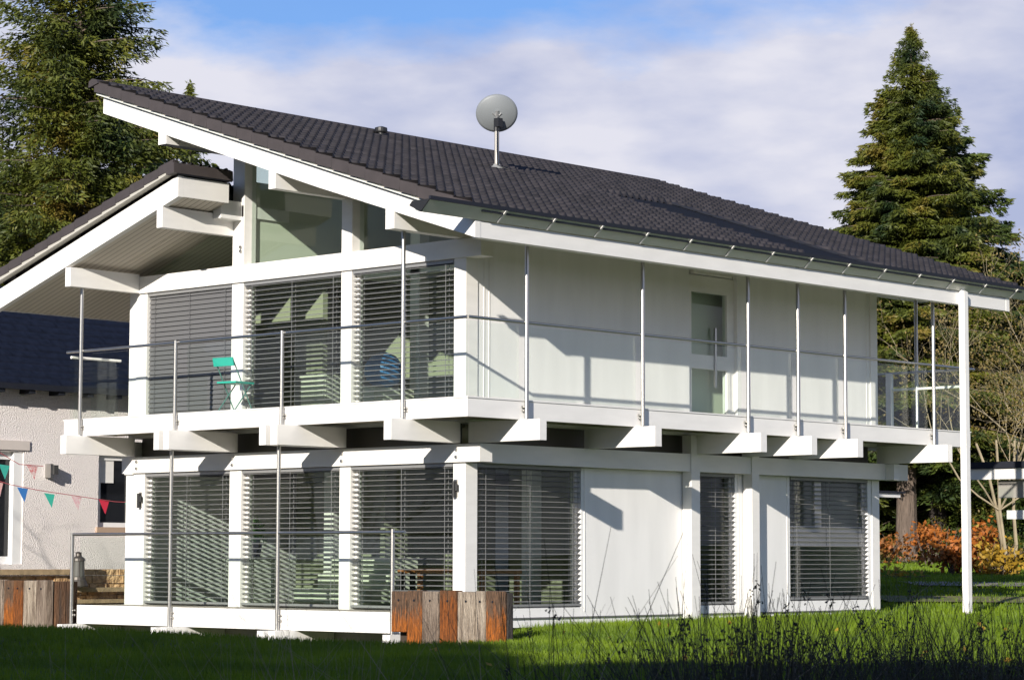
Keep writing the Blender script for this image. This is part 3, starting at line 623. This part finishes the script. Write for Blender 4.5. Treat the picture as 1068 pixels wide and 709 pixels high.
# ------------------------------------------------------------------ neighbouring house
nb = empty('roughcast_house', (2, 12, .5)); tag(nb, 'older pinkish roughcast house with blue slate roof at the left edge', 'house')
RC = mat('roughcast', (.87, .81, .79), .95, var=.08, vscale=25, bump=.8, bscale=45, bdist=.04)
STN = mat('painted_stone', (.62, .56, .52), .8, var=.1); DK = mat('dark_window_glass', (.012, .013, .016), .06)
def nbp(n, mb, m): return mb.build(n, m, nb)
NY = 12.0
nbp('wall', MB().box(-8, .2, NY, NY+.35, -.4, 3.66).box(.2, 1.52, NY, NY+.35, 2.53, 3.66).box(1.52, 3.12, NY, NY+.35, -.4, 3.66).box(3.12, 4.0, NY, NY+.35, 2.55, 3.66).box(3.12, 4.0, NY, NY+.35, -.4, 1.26).box(4.0, 9, NY, NY+.35, -.4, 3.66).box(.2, 1.52, NY, NY+.35, -.4, .62).box(-8, 9, NY+7, NY+7.3, -.4, 3.66), RC)
def nwin(x0, x1, z0, z1):
    fr = MB().box(x0, x0+.10, NY+.08, NY+.16, z0, z1).box(x1-.16, x1, NY+.08, NY+.16, z0, z1).box(x0+.1, x1-.16, NY+.08, NY+.16, z1-.1, z1).box(x0+.1, x1-.16, NY+.08, NY+.16, z0, z0+.08).build('window', mat('upvc_white', (.78, .78, .78), .35), nb)
    MB().box(x0+.1, x1-.16, NY+.12, NY+.13, z0+.08, z1-.1).build('pane', DK, fr)
    MB().box(x0-.06, x1+.06, NY-.05, NY+.1, z0-.10, z0-.002).build('sill', mat('sandstone_sill', (.42, .30, .22), .8), fr)
    MB().box(x0+.12, x0+.4, NY+.10, NY+.118, z1-.5, z1-.1).build('blind', WHITE, fr)
nwin(3.13, 3.99, 1.27, 2.55)
dr = MB().box(.2, .32, NY+.1, NY+.2, .62, 2.53).box(1.33, 1.52, NY+.02, NY+.2, .55, 2.6).box(.32, 1.33, NY+.1, NY+.2, 2.40, 2.53).box(.32, 1.33, NY+.1, NY+.2, .62, .75).build('patio_door', mat('upvc_white2', (.80, .80, .80), .35), nb)
MB().box(.32, 1.33, NY+.14, NY+.15, .75, 2.40).build('pane', DK, dr)
nbp('door_head', MB().box(.15, 1.62, NY-.03, NY, 2.56, 2.72), STN)
SLATE = mat('blue_slate', (.010, .013, .026), .55, spec=.3, var=.5, vscale=9, bump=.25, bscale=20)
def slates():
    V = []; F = []; n = 0; rows = 15; run = 2.5
    for r in range(rows):
        y0 = NY-.32 + r*run/rows; z0 = 3.68 + r*run/rows*.78
        x = -8.3 + (r % 2)*.14
        while x < 9.2:
            wd = .28; dz = random.uniform(0, .008); dy = run/rows*1.06
            V += [(x+.004, y0, z0+dz-.02), (x+wd-.004, y0, z0+dz-.02), (x+.004, y0, z0+dz+.012), (x+wd-.004, y0, z0+dz+.012), (x+wd-.004, y0+dy, z0+dy*.78-.004), (x+.004, y0+dy, z0+dy*.78-.004)]
            F += [(n, n+1, n+3, n+2), (n+2, n+3, n+4, n+5)]; n += 6; x += wd
    return fastmesh('slate_roof', np.array(V), np.array(F), SLATE, nb)
rf = slates()
MB().prism([(NY-.30, 3.60), (NY+2.2, 5.55), (NY+7.6, 3.6)], -8.2, 9.1, 'x').build('roof_core', NAVY, nb)
MB().box(-8.3, 9.2, NY-.33, NY-.26, 3.58, 3.68).build('eaves_board', NAVY, nb)
mb = MB(); x = -7.9
while x < 9: mb.box(x, x+.12, NY-.3, NY+.0, 3.52, 3.60); x += .62
mb.build('rafter_feet', NAVY, nb)
e = empty('box_lantern', (2.0, NY-.12, 2.2)); tag(e, 'square dark lamp fixed to the roughcast wall beside its patio door', 'wall lamp')
MB().box(1.97, 2.03, NY-.16, NY, 2.10, 2.34).build('bracket', STEEL, e); MB().box(2.03, 2.12, NY-.18, NY-.04, 2.16, 2.32).build('lamp_box', mat('lamp_grey', (.05, .05, .05), .5), e)
# stone retaining wall with slate coping, between planter and neighbour
sw = empty('stone_wall', (1, 9.5, -.3)); tag(sw, 'low rubble stone wall with slate steps below the roughcast house', 'wall')
STONE = mat('rubble_stone', (.75, .52, .28), .9, col2=(.32, .19, .09), vscale=9, bump=1, bscale=14, bdist=.06)
m_ = MB(); rr_ = random.Random(3)
z = -.4
while z < .50:
    h = rr_.uniform(.09, .15); x = -1.2
    while x < 2.6:
        wd = rr_.uniform(.14, .36); d = rr_.uniform(-.03, .03); m_.box(x+.006, x+wd-.006, 9.6+d, 10.2, z, z+h-.008); x += wd
    z += h
m_.build('stones', STONE, sw)
COP = mat('slate_coping', (.42, .31, .18), .8, var=.4, vscale=6, bump=.6, bscale=12)
for (x0, x1, z0, z1, y0) in ((-1.6, .65, .46, .54, 9.50), (.65, 2.2, .18, .25, 9.42), (.65, 2.6, .0, .06, 9.34)): MB().box(x0, x1, y0, 10.1, z0, z1).build('coping', COP, sw)
MB().box(-1.5, 2.6, 9.4, 9.58, -.4, -.02).build('lower_course', STONE, sw)
ln = empty('garden_lantern', (.75, 9.4, .26)); tag(ln, 'dark metal storm lantern standing on the stone wall steps', 'lantern')
LM = mat('pewter', (.09, .08, .07), .45, metal=.5)
MB().lathe((.75, 9.4, .26), [(.15, 0), (.16, .02), (.13, .10), (.12, .12), (.115, .16)]).build('base', LM, ln)
MB().lathe((.75, 9.4, .42), [(.10, 0), (.105, .02), (.09, .24), (.09, .26)]).build('glass_body', mat('smoked_glass', (.10, .10, .09), .2), ln)
MB().lathe((.75, 9.4, .68), [(.11, 0), (.10, .04), (.05, .08), (.045, .12), (.06, .13), (.01, .15)]).build('cap', LM, ln)
for k in range(6):
    a = k*math.pi/3; MB().tube((.75+.105*math.cos(a), 9.4+.105*math.sin(a), .42), (.75+.095*math.cos(a), 9.4+.095*math.sin(a), .68), .007).build('bar', LM, ln)

# ------------------------------------------------------------------ bunting
def at(px, py, Y):
    d = right*((px-534)/2570.8) + down*((py-354.5)/2570.8) + fwd; t = (Y-CAM.y)/d.y; return CAM + d*t
YB = 9.0
strings = [([(0, 472), (20, 484), (45, 486)], [(5, 484, (.05, .45, .36), 'teal'), (34, 485, (.62, .05, .07), 'red and white striped')]),
           ([(-12, 498), (10, 505), (40, 511), (80, 517), (120, 523), (142, 524)], [(-2, 502, (.75, .45, .42), 'pale pink'), (24, 508, (.04, .20, .55), 'blue'), (52, 514, (.05, .50, .38), 'mint green'), (80, 517, (.75, .38, .45), 'pale pink patterned'), (109, 521, (.65, .03, .07), 'red spotted'), (134, 524, (.05, .50, .36), 'small mint green')])]
for si, (line, flags) in enumerate(strings):
    b = empty('bunting', at(line[0][0], line[0][1], YB)); tag(b, ['upper string of bunting with a teal and a striped flag by the patio door', 'lower string of bunting with blue, green, pink and red flags reaching the terrace column'][si], 'bunting')
    MB().path([at(px, py, YB) for px, py in line], .006, n=5).build('cord', mat('cord', (.5, .1, .12), .8), b)
    for i, (px, py, c, nm) in enumerate(flags):
        p = at(px, py, YB); s_ = .11 if px < 130 else .07
        q = [p + Vector((-s_, .0, 0)), p + Vector((s_, .02, -.02)), p + Vector((random.uniform(-.02, .02), -.04, -2.1*s_))]
        vs = q + [x_ + Vector((0, .003, 0)) for x_ in q]
        MB().add(vs, [(0, 1, 2), (5, 4, 3), (0, 3, 4, 1), (1, 4, 5, 2), (2, 5, 3, 0)]).build('flag', mat('flag_'+nm.replace(' ', '_'), c, .8, col2=(.8, .75, .72) if 'strip' in nm or 'pattern' in nm else None, vscale=30), b, label=nm+' pennant')

# ------------------------------------------------------------------ carport on the right
cp = empty('white_carport', (19, 3, 0)); tag(cp, 'white timber carport with flat dark roof at the right edge', 'carport')
def atd(px, py, d):
    r = right*((px-534)/2570.8) + down*((py-354.5)/2570.8) + fwd; return CAM + r*(d/math.hypot(r.x, r.y))
p0 = atd(1008, 492, 46); p1 = atd(1063, 570, 46)
bx, by = p1.x, p1.y; zg = float(gz(bx, by))
MB().box(bx-.15, bx+3.2, by-.60, by+1.15, 2.40, 2.52).build('roof', NAVY, cp)
MB().box(bx-.10, bx+3.1, by-.55, by-.43, 2.20, 2.395).box(bx-.10, bx+.02, by-.43, by+1.1, 2.20, 2.395).build('fascia', WHITE, cp)
MB().box(bx+.05, bx+.17, by-.25, by+.45, 1.86, 2.19).box(bx+.17, bx+3.0, by-.25, by-.12, 1.86, 2.19).build('beam', PANELGREY, cp)
MB().box(bx-.06, bx+.07, by-.40, by-.27, zg-.1, 2.195).build('post', WHITE, cp); MB().box(bx+2.8, bx+2.93, by-.40, by-.27, zg-.1, 2.195).build('post', WHITE, cp)
MB().box(bx-.05, bx+.05, by-.27, by+.22, 1.47, 1.63).build('cross_beam', WHITE, cp)
q0 = atd(917, 516, 60); cn = empty('white_canopy', q0); tag(cn, 'short white canopy edge with dark roof just behind the far house corner', 'canopy')
MB().box(q0.x-1.5, q0.x+.75, q0.y-.1, q0.y+.0, q0.z-.05, q0.z+.05).build('fascia', WHITE, cn); MB().box(q0.x-1.5, q0.x+.9, q0.y-.15, q0.y+2, q0.z+.052, q0.z+.10).build('roof', NAVY, cn)
MB().box(q0.x-1.2, q0.x-1.1, q0.y+.0, q0.y+.1, 0, q0.z-.05).build('post', WHITE, cn)
# gravel path
def strip(name, s0, s1, r0, r1, m, dz):
    n = 40; V = []; 
    for i in range(n+1):
        for s in np.linspace(s0, s1, 5):
            r = r0 + (r1-r0)*i/n; ss = s + .25*math.sin(r*1.1)
            X = CAM.x+.732*ss+.681*r; Y = CAM.y+.681*ss-.732*r; V.append((X, Y, float(gz(X, Y))+dz))
    F = [(i*5+j, i*5+j+1, (i+1)*5+j+1, (i+1)*5+j) for i in range(n) for j in range(4)]
    return kind(fastmesh(name, np.array(V), np.array(F), m), 'structure')
strip('path', 49.0, 51.5, 8.0, 22, mat('gravel', (.33, .27, .24), .95, var=.3, vscale=12, bump=.6, bscale=40), .035)
strip('bare_patch', 42.5, 44.8, 6.5, 16, mat('dry_earth', (.20, .15, .08), .95, col2=(.10, .12, .03), vscale=2, bump=.6), .05)

# ------------------------------------------------------------------ trees
BARK = mat('bark', (.16, .12, .095), .95, var=.4, vscale=6, bump=1, bscale=12, stretch=(2, 2, .4), bdist=.05)
BARKD = mat('dark_bark', (.05, .04, .035), .95, var=.3, vscale=6)
CONF = needles('spruce_needles', (.075, .105, .011), (.012, .030, .008), (.17, .12, .025))
CONF2 = needles('spruce_needles_olive', (.105, .12, .011), (.013, .032, .007), (.21, .14, .022), .15)
def spruce_mesh(H, R, seed, nbr=230, base=.06, size=.13, top_pow=.85, uneven=.3, droop=.22, dens=1.0):
    r = np.random.default_rng(seed); P = []; A = []; S = []; tw = []
    for i in range(nbr):
        t = base + (1-base)*((i+r.random())/nbr)**.92
        z = t*H; az = r.random()*6.283
        Lr = R*(1-t)**top_pow*(1-uneven+2*uneven*r.random()*.8) + .05
        lo = 1 + .25*math.sin(az*2+seed) ; Lr *= lo
        ns = max(3, int(Lr/.16)); pts = []
        for k in range(ns+1):
            q = k/ns; dr = Lr*q; zz = z + dr*(.28-.55*q*(1-t*.6)) + (.10*Lr*q**3)
            wob = az + .15*math.sin(q*4+i)
            pts.append((math.cos(wob)*dr, math.sin(wob)*dr, zz))
        pts = np.array(pts)
        if Lr > .5: tw.append(pts)
        # foliage sprays
        for k in range(1, ns+1):
            q = k/ns
            if (q < .3 and r.random() < .75) or r.random() < .12: continue
            side = Lr*.34*(1-q*.6)+.03
            m = max(4, int((10 + side*26)*dens))
            d = np.array([math.cos(az), math.sin(az), 0]); n_ = np.array([-d[1], d[0], 0])
            o = (r.random((m, 1))*2-1)
            c = pts[k] + n_*o*side + d*(np.abs(o)*-.10*side + r.normal(0, .05, (m, 1))) + np.array([0, 0, -1])*(np.abs(o)*side*.25 + r.random((m, 1))**1.5*droop)
            dirv = n_*o*1.0 + d*.7 + np.array([0, 0, -.35]) + r.normal(0, .35, (m, 3))
            P.append(c); A.append(dirv); S.append(size*(.6+.8*r.random(m))*(.55+.45*min(1, (1-t)*5)))
    m = 60; P.append(np.stack([r.normal(0, .04, m), r.normal(0, .04, m), H*(.955+.05*r.random(m))], 1)); A.append(np.stack([r.normal(0, .5, m), r.normal(0, .5, m), np.full(m, 1.)], 1)); S.append(np.full(m, size*.6))
    P = np.concatenate(P); A = np.concatenate(A); S = np.concatenate(S); n = len(P)
    A /= np.linalg.norm(A, axis=1)[:, None]; B = np.cross(A, r.normal(size=(n, 3))); B /= np.linalg.norm(B, axis=1)[:, None]
    a = A*S[:, None]; b = B*S[:, None]*.20
    V = np.stack([P-a*.5+b*.0, P+b, P+a, P-b], 1).reshape(-1, 3)
    return V, np.arange(4*n).reshape(-1, 4), tw
def tree(x, y, H, R, seed, lab, m, zb=None, name='spruce_tree', bark=BARK, lean=(0, 0), cut=None, **k):
    zb = float(gz(x, y)) if zb is None else zb
    e = empty(name, (x, y, zb)); tag(e, lab, 'tree')
    V, F, tw = spruce_mesh(H, R, seed, **k)
    lx = lean[0]*(V[:, 2]/H)**2; ly = lean[1]*(V[:, 2]/H)**2
    V = V + np.stack([x+lx, y+ly, np.full(len(V), zb)], 1)
    fastmesh('crown', V, F, m, e)
    mb = MB(); tr = .021*H
    pts = [(x+lean[0]*(q)**2+.04*math.sin(q*9), y+lean[1]*q*q, zb-.3+H*q) for q in np.linspace(0, .97, 9)]
    mb.path(pts, tr, .03, n=10)
    for p in tw[::2]:
        pp = [Vector((x+lean[0]*(q[2]/H)**2, y+lean[1]*(q[2]/H)**2, zb)) + Vector(q) for q in p[::2]]
        if len(pp) > 1: mb.path(pp, .035, .008, n=4)
    mb.build('trunk', bark, e)
    return e
def ground_at(px, s):
    r = (px-534)/2570.8*s; return CAM.x+.732*s+.681*r, CAM.y+.681*s-.732*r
# right: twin topped spruces
x, y = ground_at(944, 82); tree(x, y, 18.0, 5.1, 5, 'tallest spruce with a pointed tip standing right of the main roof', CONF2, nbr=640, base=.20, lean=(.2, -.3), size=.125, uneven=.30, dens=2.9)
x, y = ground_at(976, 84); tree(x, y, 16.9, 5.7, 9, 'slightly lower dark spruce merged into the right side of the tallest spruce', CONF, nbr=620, base=.20, bark=BARKD, size=.125, uneven=.30, dens=2.9)
# left: big conifers behind the low roof
x, y = ground_at(74, 62); tree(x, y, 17.4, 4.0, 21, 'huge dark conifer rising above the left roof', CONF2, nbr=560, base=.10, top_pow=.62, uneven=.55, size=.11, droop=.5, dens=2.2)
x, y = ground_at(-25, 66); tree(x, y, 12.2, 4.6, 22, 'dark conifer cut by the left edge of the photograph', CONF, nbr=300, base=.1, top_pow=.7, size=.17)
x, y = ground_at(192, 74); tree(x, y, 14.6, 2.2, 23, 'small conifer tip peeping over the ridge of the main roof', CONF2, nbr=260, base=.1, top_pow=.8, size=.17)
x, y = ground_at(140, 70); tree(x, y, 13.6, 4.0, 24, 'dark conifer between the two roofs of the white house', CONF, nbr=300, base=.1, top_pow=.6, size=.17)

# broadleaf / bare trees and scrub at the right
def bare_tree(px, s, H, seed, lab, m_tw, leaf=None, nleaf=0, spread=1.0):
    x, y = ground_at(px, s); zb = float(gz(x, y)); e = empty('bare_tree', (x, y, zb)); tag(e, lab, 'tree')
    r = random.Random(seed); mb = MB(); tips = []
    def grow(p, d, ln, rd, lv):
        q = p; n = 4; pts = [p]
        for i in range(n):
            d = (d + Vector((r.gauss(0, .16), r.gauss(0, .16), r.gauss(.03, .1)))).normalized(); q = q + d*ln/n; pts.append(q)
        mb.path(pts, rd, rd*.6, n=5 if lv < 2 else 3)
        if lv >= 5: tips.append(q); return
        for k in range(r.choice((2, 3, 3))):
            a = pts[r.choice((2, 3, 4))]; dd = (d + Vector((r.gauss(0, .6), r.gauss(0, .6), r.gauss(.1, .35)))*spread).normalized()
            grow(a, dd, ln*r.uniform(.55, .8), rd*.5, lv+1)
            tips.append(a)
    for k in range(3): grow(Vector((x+r.uniform(-.4, .4), y+r.uniform(-.4, .4), zb-.1)), Vector((r.gauss(0, .15), r.gauss(0, .15), 1)).normalized(), H*.38, .034*H/6, 0)
    mb.build('trunk', m_tw, e)
    if leaf:
        t = np.array([tuple(p) for p in tips]); i = RNG.integers(0, len(t), nleaf); p = t[i] + RNG.normal(0, .28, (nleaf, 3))
        a = RNG.normal(size=(nleaf, 3)); a /= np.linalg.norm(a, axis=1)[:, None]; b = np.cross(a, RNG.normal(size=(nleaf, 3))); b /= np.linalg.norm(b, axis=1)[:, None]
        s_ = .04; v = np.stack([p-a*s_, p+b*s_*.6, p+a*s_, p-b*s_*.6], 1).reshape(-1, 3)
        fastmesh('crown', v, np.arange(4*nleaf).reshape(-1, 4), leaf, e)
LICH = mat('lichen_twigs', (.34, .28, .18), .9, var=.3, vscale=4)
AUT = blade_mat('autumn_leaves_olive', (.26, .18, .05), (.12, .10, .03), 1.5, trans=.3)
bare_tree(1058, 60, 9.0, 3, 'bare lichen covered tree with ochre leaves at the right edge', LICH, AUT, 4000)
x, y = ground_at(1020, 86); tree(x, y, 11, 5, 31, 'broad dark evergreen seen between the balcony and the tall white post', CONF, nbr=420, base=.05, size=.15, top_pow=.5, uneven=.4)
x, y = ground_at(905, 88); tree(x, y, 9.5, 4.6, 32, 'low dark evergreen behind the far end of the balcony', CONF2, nbr=380, base=.05, size=.15, top_pow=.5, uneven=.4)
bare_tree(1085, 62, 8.6, 6, 'thin bare tree cut by the right edge of the photograph', LICH, AUT, 2500)
bare_tree(-284, 35, 6.0, 12, 'bare tree just outside the left edge whose twigs shade the roughcast wall', LICH)
# dark undergrowth wood behind
def leafcloud(name, boxes, n, sz, m):
    P = []
    for (px0, px1, s0, s1, z0, z1, wgt) in boxes:
        k = int(n*wgt); px = px0+(px1-px0)*RNG.random(k); s = s0+(s1-s0)*RNG.random(k); rr2 = (px-534)/2570.8*s
        X = CAM.x+.732*s+.681*rr2; Y = CAM.y+.681*s-.732*rr2
        top = z1*(.78+.22*np.sin(px*.09+s*.7)+.12*np.sin(px*.23+s))
        Z = gz(X, Y)+z0+(top-z0)*RNG.random(k); P.append(np.stack([X, Y, Z], 1))
    P = np.concatenate(P); k = len(P); a = RNG.normal(size=(k, 3)); a /= np.linalg.norm(a, axis=1)[:, None]
    b = np.cross(a, RNG.normal(size=(k, 3))); b /= np.linalg.norm(b, axis=1)[:, None]; s_ = sz*(.6+.8*RNG.random(k))[:, None]
    v = np.stack([P-a*s_, P+b*s_*.5, P+a*s_, P-b*s_*.5], 1).reshape(-1, 3)
    return kind(fastmesh(name, v, np.arange(4*k).reshape(-1, 4), m), 'stuff')
WOOD = blade_mat('woodland_leaves', (.22, .17, .03), (.06, .06, .015), .6, trans=.15)
leafcloud('woodland', [(700, 1400, 88, 100, 0, 9.0, .8), (-300, 500, 74, 84, 0, 6.0, .2)], 110000, .24, WOOD)
# autumn bushes
ORG = blade_mat('orange_leaves', (.55, .16, .02), (.20, .09, .02), 6, trans=.3); YLW = blade_mat('yellow_leaves', (.55, .33, .03), (.22, .15, .02), 6, trans=.3); BRN = blade_mat('russet_leaves', (.40, .12, .02), (.16, .09, .02), 3, trans=.3)
def bush(px, s, wd, h, m, n, lab, off=0):
    x, y = ground_at(px, s); zb = float(gz(x, y)); e = empty('autumn_bush', (x, y, zb)); tag(e, lab, 'bush', 'autumn bushes along the far lawn')
    mb = MB(); r = random.Random(int(px))
    for k in range(14):
        a = r.random()*6.28; mb.path([(x+.1*math.cos(a), y+.1*math.sin(a), zb), (x+.3*wd*math.cos(a), y+.3*wd*math.sin(a), zb+h*.5), (x+.45*wd*math.cos(a+.4), y+.45*wd*math.sin(a+.4), zb+h*r.uniform(.6, 1))], .018, .005, n=4)
    mb.build('stems', BARK, e)
    c = [(x+r.uniform(-.4, .4)*wd, y+r.uniform(-.4, .4)*wd, zb+h*r.uniform(.25, .85)) for _ in range(9)]
    V = []
    P = np.concatenate([np.array(ci)+RNG.normal(0, .16*wd, (n//9, 3))*np.array([1, 1, .8]) for ci in c]); P = P[P[:, 2] > zb]; k = len(P)
    a = RNG.normal(size=(k, 3)); a /= np.linalg.norm(a, axis=1)[:, None]; b = np.cross(a, RNG.normal(size=(k, 3))); b /= np.linalg.norm(b, axis=1)[:, None]
    s_ = .07*(.6+.8*RNG.random(k))[:, None]; v = np.stack([P-a*s_, P+b*s_*.6, P+a*s_, P-b*s_*.6], 1).reshape(-1, 3)
    fastmesh('foliage', v, np.arange(4*k).reshape(-1, 4), m, e)
bush(968, 78, 1.1, 1.3, ORG, 700, 'bright orange bush right of the grey spruce trunk')
bush(922, 79, 1.4, 1.0, BRN, 500, 'russet bush in front of the left side of the grey trunk')
bush(994, 61, 1.1, 1.2, ORG, 1000, 'orange red bush just left of the tall white post')
bush(1022, 61, 1.2, 1.25, ORG, 1000, 'russet and orange bush right of the tall white post')
bush(1043, 60, 1.2, .85, YLW, 800, 'yellow orange bush in front of the carport post')
bush(900, 78, 1.0, 1.1, BRN, 400, 'russet bush by the far corner of the house')
bush(940, 56, 1.4, .10, YLW, 110, 'low drift of yellow leaves at the lawn edge')

# ------------------------------------------------------------------ shade belt behind the viewpoint
SHV = []
def hedge(points, T, thick=5, m=None, seed=0):
    r = np.random.default_rng(seed); back = -np.array(SUN)/SUN.x   # per unit X
    pts = []
    for (a, b) in zip(points[:-1], points[1:]):
        a = np.array(a); b = np.array(b); n = max(2, int(np.linalg.norm(b-a)/.12))
        for i in range(n): pts.append(a + (b-a)*i/n)
    pts = np.array(pts); top = pts - np.array([1, .435, -.36])*T
    n = len(top); u = np.arange(n)
    top[:, 2] += .10*np.sin(u*.31)+.07*np.sin(u*.83+1)+r.normal(0, .05, n)
    lo = top.copy(); lo[:, 2] = -3
    d = np.array([-1, -.435, 0]); d /= np.linalg.norm(d)
    lo2 = lo + d*thick; top2 = top + d*thick*.5; top2[:, 2] -= 1.0
    V = np.concatenate([lo, top, top2, lo2]); i = np.arange(n-1)
    F = np.concatenate([np.stack([i+k*n, i+1+k*n, i+1+(k+1)*n, i+(k+1)*n], 1) for k in range(3)])
    return V, F
HP = [(-2.0, -14.5, -.3), (-5.3, -6.2, -.3), (-2.05, -2.6, -.36), (-1.85, -1.9, -.42), (-1.75, 9.5, -.36), (-1.75, 24, -.3)]
HP = [(3.0, -14.5, -.3)] + HP[1:]
V, F = hedge(HP, 34)
h = fastmesh('tree_belt', V, F, mat('belt_foliage', (.05, .07, .02), .95, var=.5, vscale=2, bump=1, bscale=5)); kind(h, 'stuff')

# ------------------------------------------------------------------ foreground rushes
RUSH = blade_mat('rush_stem', (.030, .026, .012), (.012, .014, .006), 2, trans=.0); PALE = mat('dead_grass_stem', (.30, .24, .17), .8)
def weeds(name, n, px0, px1, s0, s1, top0, top1, m, rad_, heads=.3, lean=.25, pw=1.0):
    mb = MB(); r = random.Random(hash(name) % 1000 if False else len(name)*7)
    nclump = max(3, n//14)
    cl = [(px0+(px1-px0)*r.random()**pw, r.uniform(s0, s1)) for _ in range(nclump)]
    for i in range(n):
        cpx, cs = cl[r.randrange(nclump)]; cpx += r.gauss(0, 9); x, y = ground_at(cpx, cs); x += r.gauss(0, .05); y += r.gauss(0, .05); zb = float(gz(x, y))
        ty = r.uniform(top0, top1) if r.random() < .8 else r.uniform(top0-45, top0)
        zt = CAM.z - (ty-581)/2571*cs; h = zt-zb
        lx, ly = r.gauss(0, lean)*h*.5, r.gauss(0, lean)*h*.5
        pts = [(x, y, zb-.02), (x+lx*.3, y+ly*.3, zb+h*.45), (x+lx*.65, y+ly*.65, zb+h*.78), (x+lx*1.1, y+ly*1.1, zt)]
        mb.path(pts, rad_*r.uniform(.7, 1.2), rad_*.25, n=4)
        if r.random() < heads:
            q = r.uniform(.62, .9); c = Vector(pts[1]).lerp(Vector(pts[3]), q)
            for k in range(r.randint(4, 9)):
                o = c + Vector((r.gauss(0, .012), r.gauss(0, .012), r.gauss(0, .016))); d = Vector((r.gauss(0, 1), r.gauss(0, 1), r.gauss(.4, 1))).normalized()
                mb.tube(o, o+d*r.uniform(.008, .022), .0045, .001, n=4)
    return kind(mb.build(name, m), 'stuff')
weeds('tall_rushes', 260, 640, 1090, 8.5, 12, 630, 700, RUSH, .0030, heads=.6, lean=.20, pw=.6)
weeds('sparse_rushes', 34, 560, 800, 8.5, 11, 585, 660, RUSH, .0030, heads=.35, lean=.16)
weeds('rushes', 1100, 720, 1100, 8, 11, 655, 712, RUSH, .0036, heads=.30, lean=.35)
lawn('edge_tufts', 9000, 31, 37, -.6, 8.5, .06, .16, BLADE, .006)
weeds('dead_grass', 170, 60, 760, 8, 13, 650, 712, PALE, .0016, heads=0, lean=.5)
weeds('pale_stems', 8, 150, 560, 8, 11, 600, 660, mat('pale_stem', (.35, .28, .2), .8), .0022, heads=0, lean=.55)
weeds('low_rushes', 800, 500, 1100, 9, 13, 672, 715, RUSH, .0030, heads=.12, lean=.4, pw=.6)
# fallen leaves
def leaves(n, s0, s1, r0, r1):
    s = s0+(s1-s0)*RNG.random(n); r = (r0+(r1-r0)*RNG.random(n)); X = CAM.x+.732*s+.681*r; Y = CAM.y+.681*s-.732*r; Z = gz(X, Y)+.07
    P = np.stack([X, Y, Z], 1); a = RNG.normal(size=(n, 3)); a /= np.linalg.norm(a, axis=1)[:, None]; b = np.cross(a, RNG.normal(size=(n, 3))); b /= np.linalg.norm(b, axis=1)[:, None]
    v = np.stack([P-a*.045, P+b*.03, P+a*.045, P-b*.03], 1).reshape(-1, 3)
    return kind(fastmesh('fallen_leaves', v, np.arange(4*n).reshape(-1, 4), YLW), 'stuff')
leaves(30, 23, 34, -1, 8)
